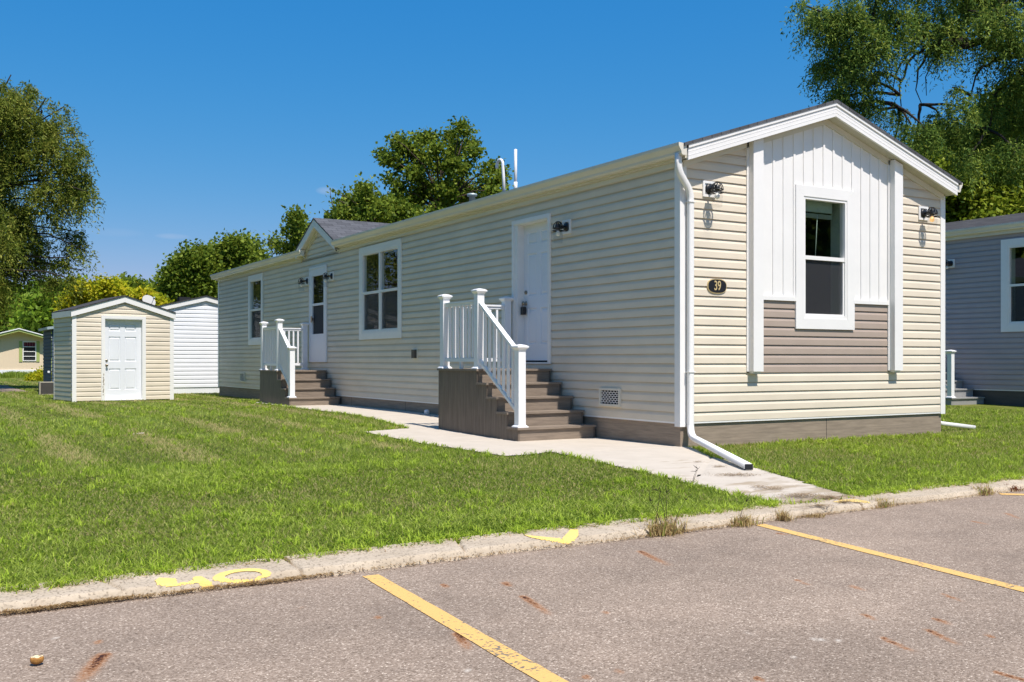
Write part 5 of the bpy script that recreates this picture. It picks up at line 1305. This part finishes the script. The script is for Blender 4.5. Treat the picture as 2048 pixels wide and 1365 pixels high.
for i, (lab, base, bl) in enumerate((('yellow green shrub tree with two spikes above the shed ridge', (205, 44), [(211, 566, 6), (211, 578, 9), (236, 578, 8), (228, 590, 12), (205, 595, 14), (190, 585, 10), (245, 600, 12), (220, 615, 18), (200, 640, 22), (240, 640, 20)]),
                                     ('yellow green shrub tree left of the shed roof', (160, 44), [(162, 576, 7), (155, 590, 11), (175, 592, 11), (145, 605, 12), (165, 612, 16), (140, 625, 12), (180, 615, 14), (155, 645, 22)]),
                                     ('golden green shrub tree between the shed ridge and the white roof', (290, 44), [(290, 592, 7), (275, 600, 9), (300, 604, 9), (318, 612, 8), (262, 605, 9), (285, 615, 14), (310, 622, 12), (290, 645, 20)]))):
    tree('yellow_shrub', lab, at(base[0], HY, base[1])[:2], pb(base[1], bl), 'limebush', leaf=(.16, .12), nleaf=9000, sig=.2, per=10, r0=.08, seed=40 + i, gap=.15, cat='shrub', shell=.35, group='yellow green shrub trees')
for i, (lab, u0, dp, bl) in enumerate((('dense green tree directly behind the peach home', 40, 78, [(20, 640, 32), (55, 620, 30), (0, 610, 34), (40, 668, 30), (70, 655, 28), (20, 690, 30), (60, 700, 30), (-30, 640, 40)]),
                                       ('bright green tree right of the peach home roof', 112, 72, [(100, 625, 24), (125, 640, 22), (95, 650, 24), (120, 665, 22), (85, 668, 18), (110, 690, 26), (140, 690, 26), (75, 640, 16)]),
                                       ('tall green tree left of the yellow shrubs', 145, 84, [(145, 590, 15), (160, 600, 18), (125, 600, 18), (140, 620, 24), (165, 625, 22), (105, 595, 15), (150, 650, 26), (175, 645, 24), (90, 590, 12)]),
                                       ('far dark tree top behind the yellow shrubs', 255, 95, [(250, 582, 8), (262, 578, 7), (240, 590, 10), (275, 592, 12), (295, 594, 8), (255, 600, 16), (280, 612, 18), (230, 610, 16)]))):
    tree('background_tree', lab, at(u0, HY, dp)[:2], pb(dp, bl), 'darkleaf' if i < 3 else 'oak', leaf=(.42, .34), nleaf=15000, sig=.6, per=14, r0=.3, seed=60 + i, gap=.1, shell=.45, group='trees at the back left')
SL = ['broad tree across the street, directly opposite the gable', 'broad tree across the street, nearest the kerb', 'tall tree across the street behind the nearest one', 'tallest tree across the street, farthest back', 'tree across the street nearest the parking area', 'tree across the street farthest to the east']  # unseen trees, added so the front window reflects foliage instead of sky
for i, (x, y, h_) in enumerate(((22, -34, 9), (34, -30, 10), (44, -38, 11), (30, -46, 12), (13, -40, 10), (58, -34, 11))):
    rs_ = np.random.RandomState(90 + i)
    tree('street_tree', SL[i], (x, y), [((x + rs_.normal() * 2.0, y + rs_.normal() * 1.6, h_ * (.22 + .68 * rs_.rand())), 1.6 + rs_.rand()) for q in range(16)],
         'oak', leaf=(.5, .4), nleaf=7000, sig=.6, per=14, r0=.3, seed=90 + i, gap=.1, group='trees across the street')
WL = ['leafy tree west of the lawn, nearest the street', 'leafy tree west of the lawn, second from the street', 'leafy tree west of the lawn, middle of the row', 'leafy tree west of the lawn, fourth from the street', 'leafy tree west of the lawn, end of the row']  # unseen row added to block low blue sky from the long wall
for i, (x, y, h_) in enumerate(((-25, -3, 9), (-27, 4, 11), (-24, 11, 10), (-26, 18, 11), (-27, 25, 10))):
    rs_ = np.random.RandomState(120 + i)
    tree('side_tree', WL[i], (x, y), [((x + rs_.normal() * 1.6, y + rs_.normal() * 2.0, h_ * (.18 + .72 * rs_.rand())), 1.6 + rs_.rand()) for q in range(14)],
         'maple', leaf=(.5, .4), nleaf=7000, sig=.6, per=14, r0=.3, seed=120 + i, gap=.1, group='trees west of the lawn')
# small yellow shrub by the air conditioner, tall grass before the far home
q = at(90, HY, 50)
tree('shrub', 'small yellow tipped shrub behind the air conditioner', q[:2], [((q.x + a * .34, q.y + b * .3, .12 + c * .8), .22) for a, b, c in ((0, 0, .25), (-1, .3, .1), (1, 0, .2), (.5, 1, 0), (-.6, -1, -.1), (1.4, .5, -.05), (-1.6, .2, -.1))],
     'limebush', leaf=(.12, .07), nleaf=3500, sig=.14, per=8, r0=.03, seed=71, gap=0, cat='shrub', trunk=False)

# ------------------------------------------------------------------ grass
def blades(name, x, y, z, h, wd, lean, az, rnd, m, seg=1, parent=None, rs=RS, face=None):
    n = len(x); fa = rs.rand(n) * 2 * math.pi if face is None else face
    s = np.stack([np.cos(fa), np.sin(fa), np.zeros(n)], -1) * (wd / 2)[:, None]
    P = np.stack([x, y, z], -1); dr = np.stack([np.cos(az), np.sin(az), np.zeros(n)], -1)
    tip = P + dr * (np.sin(lean) * h)[:, None]; tip[:, 2] += np.cos(lean) * h
    if seg == 1:
        V = np.stack([P - s, P + s, tip + s * .25, tip - s * .25], 1); r = rnd
    else:
        mid = P + dr * (np.sin(lean * .45) * h * .55)[:, None]; mid[:, 2] += np.cos(lean * .45) * h * .55
        V = np.concatenate([np.stack([P - s, P + s, mid + s * .9, mid - s * .9], 1), np.stack([mid - s * .9, mid + s * .9, tip + s * .1, tip - s * .1], 1)], 0); r = np.concatenate([rnd, rnd])
    return fast(name, V, None, r, M[m], parent)
def lawn_ok(x, y, mar=0.):
    ok = (y > curb_in(x) - .03 + mar) & ~inside(PATH, x, y)
    for (a, b, c, d) in ((-.01, WID + .01, -.01, LEN), (-1.22, 0, 1.6, 3.9), (-1.12, 0, 10.7, 12.8), (GX, GX + 5, 0, 20.2), (11.2, 12.8, -3.9, 7.2), (-2.0, 2.5, 22.78, 39), (-3.95, -2.5, 25, 27.3), (-90, -4.4, 27.1, 35.1), (-8, 1.8, 58.9, 80)):
        ok &= ~((x > a) & (x < b) & (y > c) & (y < d))
    c, s = math.cos(SA), math.sin(SA); lx = (x - SC.x) * c + (y - SC.y) * s; ly = -(x - SC.x) * s + (y - SC.y) * c
    return ok & ~((lx > 0) & (lx < SW) & (ly > 0) & (ly < SD))
def ring_pts(r0_, r1_, dens):
    th0, th1 = math.atan2(-1024 * 1.12, F), math.atan2(1024 * 1.12, F)
    n = int(dens * (th1 - th0) * (r1_ ** 2 - r0_ ** 2) / 2)
    th = th0 + (th1 - th0) * RS.rand(n); r = np.sqrt(r0_ ** 2 + (r1_ ** 2 - r0_ ** 2) * RS.rand(n))
    g = A + th; return CAM.x + r * np.sin(g), CAM.y + r * np.cos(g), r
def patch(x, y):                        # 0 dry .. 1 lush
    p = .5 * vnoise(x, y, .55, 21) + .3 * vnoise(x, y, 1.7, 22) + .2 * vnoise(x, y, 5.1, 23)
    return p - .09 * ss(-1, 1, x) * ss(4, 1, y) + .04 * ss(1.0, .3, y - curb_in(x)) - .05 * ss(3, 9, y)
allx = []
edges = [3.9, 5, 6.2, 7.6, 9.5, 12, 15, 19, 25, 33, 45, 62]
for i in range(len(edges) - 1):
    a, b = edges[i], edges[i + 1]; rm = (a + b) / 2
    x, y, r = ring_pts(a, b, 9500 * (5 / rm) ** 2.1)
    k = lawn_ok(x, y); x, y, r = x[k], y[k], r[k]; n = len(x)
    p = patch(x, y)
    stripe = np.sin((x + 4.24 + .08 * vnoise(x, y, .4, 30)) * 2 * math.pi / 1.14 + math.pi) * ss(-1, 2.5, y) * ss(.5, -.8, x)
    clover = ss(.55, .15, y - curb_in(x)) * ss(-5.9, -5.2, x) * ss(-3.2, -3.9, x)
    lush = np.clip((p - .5) * 2.8 + .5, 0, 1)
    rnd = np.clip(.52 + .26 * (lush - .5) + .34 * stripe + (.20 if rm < 8 else .13) * RS.normal(size=n), .05, .99)  # mowing stripes: light and shade of leaning blades put into their colour
    dry = RS.rand(n) < .04 + (.30 + .05 * stripe) * (1 - lush) ** 2 * (1 - .6 * clover)
    rnd = np.where(dry, .02 + .26 * RS.rand(n), rnd); rnd = np.where(clover > RS.rand(n), .36 + .12 * RS.rand(n), rnd)
    h = (.028 + .020 * lush + .018 * RS.rand(n)) * (1 - .35 * clover) * (1 + .12 * max(0, rm - 12) / 20)
    wd = .0052 * (rm / 5) ** .8 * (.7 + .6 * RS.rand(n)) * (1 + clover)
    lean = .35 + .75 * RS.rand(n); az = RS.rand(n) * 2 * math.pi
    az = np.where(np.abs(stripe) > .3, np.where(stripe > 0, -math.pi / 2, math.pi / 2) + RS.normal(size=n) * 1.1, az)
    allx.append((x, y, hz(x, y) - .004, h, wd, lean, az, rnd, rm))
near = [q for q in allx if q[8] < 9]; far = [q for q in allx if q[8] >= 9]
cat_ = lambda L_, i: np.concatenate([q[i] for q in L_])
g1 = blades('grass', *[cat_(near, i) for i in range(8)], 'blade', seg=2)
tag(g1, 'short mown lawn grass nearest the curb', 'grass', kind='stuff')
g2 = blades('grass', *[cat_(far, i) for i in range(8)], 'blade', seg=1)
tag(g2, 'mown lawn grass further back around the homes', 'grass', kind='stuff')
# coarse light green rosettes of crabgrass
X, Y, Rr = [], [], []
for a, b, dn in ((3.9, 7, 42), (7, 10, 24), (10, 15, 11), (15, 24, 4)):
    x, y, r = ring_pts(a, b, dn); k = lawn_ok(x, y, .0) & (patch(x, y) + .2 * RS.rand(len(x)) > .5); X.append(x[k]); Y.append(y[k]); Rr.append(r[k])
# thicker fringe along the curb and the path edge
fx = np.random.RandomState(5).uniform(-8.3, 11, 520); fy = curb_in(fx) + np.random.RandomState(6).uniform(-.03, .10, 520)
k = lawn_ok(fx, fy); X.append(fx[k]); Y.append(fy[k]); Rr.append(np.full(k.sum(), 6.))
ed = []
for (a, b) in zip(PATH[:-1], PATH[1:]):
    L_ = math.hypot(b[0] - a[0], b[1] - a[1])
    for q in range(int(L_ * 12)): t = random.random(); ed.append((a[0] + (b[0] - a[0]) * t + random.uniform(-.06, .06), a[1] + (b[1] - a[1]) * t + random.uniform(-.06, .06)))
ed = np.array(ed); k = lawn_ok(ed[:, 0], ed[:, 1]); X.append(ed[k, 0]); Y.append(ed[k, 1]); Rr.append(np.full(k.sum(), 9.))
X, Y, Rr = map(np.concatenate, (X, Y, Rr)); nb = 15; n = len(X) * nb
x = np.repeat(X, nb) + RS.normal(size=n) * .018; y = np.repeat(Y, nb) + RS.normal(size=n) * .018
az = RS.rand(n) * 2 * math.pi; tone = np.repeat(.62 + .2 * RS.rand(len(X)), nb) + .1 * RS.normal(size=n)
dist = np.repeat(Rr, nb)
g3 = blades('coarse_grass', x, y, hz(x, y) - .003, .045 + .05 * RS.rand(n), .0058 * (1 + np.clip(dist - 6, 0, 20) * .06) * (.7 + .6 * RS.rand(n)), .5 + .8 * RS.rand(n), az, np.clip(tone, .1, 1), 'coarse', seg=2, face=az + math.pi / 2)
tag(g3, 'coarse light green grass tufts in the lawn and along its edges', 'grass', kind='stuff')
# tall grass in front of the far home
n = 9000; x = RS.uniform(-14, .2, n); y = RS.uniform(56.6, 58.6, n); hh = (.12 + .28 * vnoise(x, y, 1.2, 50)) * (.6 + .5 * RS.rand(n))
g4 = blades('tall_grass', x, y, x * 0, hh, .05 + 0 * x, .1 + .35 * RS.rand(n), RS.rand(n) * 6.28, np.clip(.5 + .15 * RS.normal(size=n), .3, .9), 'blade')
tag(g4, 'tall unmown grass in front of the peach home', 'grass', kind='stuff')
# dry litter along the curb's foot
n = 9200; x = np.concatenate([RS.uniform(-8, 4, 5200), RS.normal(-7.15, .25, 2400), RS.normal(-6.3, .2, 1100), RS.normal(-3.6, .3, 500)]); y = curb_out(x) + .005 + RS.normal(size=n) * .014 - .01
g5 = blades('leaf_litter', x, y, ZR + .006 + .012 * RS.rand(n), .012 + .02 * RS.rand(n), .003 + .003 * RS.rand(n), 1.2 + .35 * RS.rand(n), RS.rand(n) * 6.28, .35 * RS.rand(n), 'dry')
tag(g5, 'dry brown litter gathered along the foot of the curb', 'litter', kind='stuff')
n = 2600; x = RS.uniform(-8, 3, n); y = curb_in(x) + RS.normal(size=n) * .03 - .01
g6 = blades('leaf_litter', x, y, .004 + .01 * RS.rand(n), .012 + .02 * RS.rand(n), .004 + .004 * RS.rand(n), 1.2 + .35 * RS.rand(n), RS.rand(n) * 6.28, .4 * RS.rand(n), 'dry')
tag(g6, 'dry litter at the edge where the lawn meets the curb', 'litter', kind='stuff')

sx, sy = [], []
for (u, v, su, sv_, k) in ((1470, 951, 46, 3, 700), (1438, 934, 14, 2, 160), (1545, 978, 26, 2.5, 260), (1600, 992, 48, 3.5, 900), (1655, 996, 26, 2.5, 420), (1640, 1012, 26, 2, 300), (1520, 975, 20, 2, 160), (1395, 925, 10, 1.5, 80), (1690, 1004, 16, 1.5, 160)):
    for i in range(k): q = gz0(u + random.gauss(0, su * .5), v + random.gauss(0, sv_ * .6), .012); sx.append(q.x); sy.append(q.y)
sx, sy = np.array(sx), np.array(sy); n = len(sx)
g7 = blades('leaf_litter', sx, sy, np.where(sy > curb_in(sx), .016, .012) + .004 * RS.rand(n), .010 + .018 * RS.rand(n), .004 + .004 * RS.rand(n), 1.35 + .2 * RS.rand(n), RS.rand(n) * 6.28, .45 * RS.rand(n), 'litter')
tag(g7, 'dry clippings and silt washed over the end of the path', 'litter', kind='stuff')

# weeds in the curb joints
def weed(u, v, w_, h_, n, label, m='dry', tone=(.0, .7), stalks=0, zz=-.02):
    p = gz0(u, v, zz); wm = w_ * (p - CAM).length / F / 2
    rt = root('weed_tuft', (p.x, p.y, 0), label, 'weed')
    x = p.x + RS.normal(size=n) * wm * .45; y = p.y + RS.normal(size=n) * .03; hm = h_ * (p - CAM).length / F
    o = blades('blades', x, y, np.full(n, zz - .02), hm * (.25 + .75 * RS.rand(n) ** 1.5), .004 + .003 * RS.rand(n), .15 + 1.1 * RS.rand(n), RS.rand(n) * 6.28, tone[0] + (tone[1] - tone[0]) * RS.rand(n), m, seg=2, parent=rt)
    if stalks:
        mb = MB()
        for i in range(stalks):
            a = Vector((p.x + random.uniform(-1, 1) * wm * .5, p.y, zz)); t = a + Vector((random.uniform(-.8, .8) * hm, random.uniform(-.2, .2) * hm, hm * random.uniform(1.2, 1.9)))
            mb.tube([a, a.lerp(t, .5) + Vector((0, 0, hm * .15)), t], [.003, .002, .001], 4)
            for q in range(3):
                mb.tube([t, t + Vector((random.uniform(-.06, .06), 0, random.uniform(.0, .05)))], [.0025, .001], 4)
        mb.build('stalks', M['barkdark'], rt)
    return rt
weed(1328, 1062, 95, 46, 520, 'largest dry weed tuft with tall dark seed stalks in the curb', stalks=5, tone=(0, .95))
weed(1486, 1045, 60, 30, 260, 'dry weed tuft at the top of the yellow parking line', stalks=1, tone=(0, .9))
weed(1566, 1034, 36, 30, 170, 'small dry weed tuft right of the yellow line top', stalks=0, tone=(0, .8))
weed(1630, 1028, 46, 9, 170, 'flat dry grass clump on the curb face by the path')
weed(1762, 1008, 60, 22, 240, 'green and reddish weed clump on the curb right of the path', tone=(.1, 1))
weed(1965, 984, 50, 24, 240, 'dry weed clump left of the red patch on the curb', tone=(0, 1))
weed(2020, 976, 60, 14, 420, 'low reddish weed patch at the right end of the curb', m='red', tone=(0, .8))
weed(1385, 966, 30, 17, 50, 'thin seed stalks at the grass edge by the path', stalks=2, tone=(.6, 1), zz=.0)
# cut crust on the asphalt, bits of litter
p = gz0(74, 1331, ZR)
cr_ = root('bread_crust', (p.x, p.y, ZR + .006), 'small round cut crust lying on the asphalt at the lower left', 'crust')
mb = MB(); rr = []
for r, h in ((.012, 0), (.019, .004), (.0215, .012), (.021, .020), (.0195, .0235)):
    rr.append([(p.x + (r * math.cos(t)) * 1.05, p.y + r * .85 * math.sin(t) * (1 + .08 * math.sin(3 * t)), ZR + .006 + h) for t in np.linspace(0, 2 * math.pi, 19)[:-1]])
mb.rings(rr); mb.build('rind', M['bread'], cr_)
mb = MB(); mb.poly([(p.x + .0185 * math.cos(t) * 1.05, p.y + .0185 * .85 * math.sin(t), ZR + .0305 + .0015 * math.sin(5 * t)) for t in np.linspace(0, 2 * math.pi, 19)[:-1]], n=(0, 0, 1)); mb.build('cut_face', M['breadtop'], cr_)
p = gz0(275, 872, .03); mb = MB(); mb.hexa([(p.x - .09, p.y - .02, .05), (p.x + .08, p.y - .03, .06), (p.x + .09, p.y + .03, .055), (p.x - .08, p.y + .02, .05), (p.x - .09, p.y - .02, .058), (p.x + .08, p.y - .03, .075), (p.x + .09, p.y + .03, .062), (p.x - .08, p.y + .02, .056)])
tag(mb.build('paper_scrap', M['paper']), 'small pale scrap lying in the middle of the lawn', 'litter')
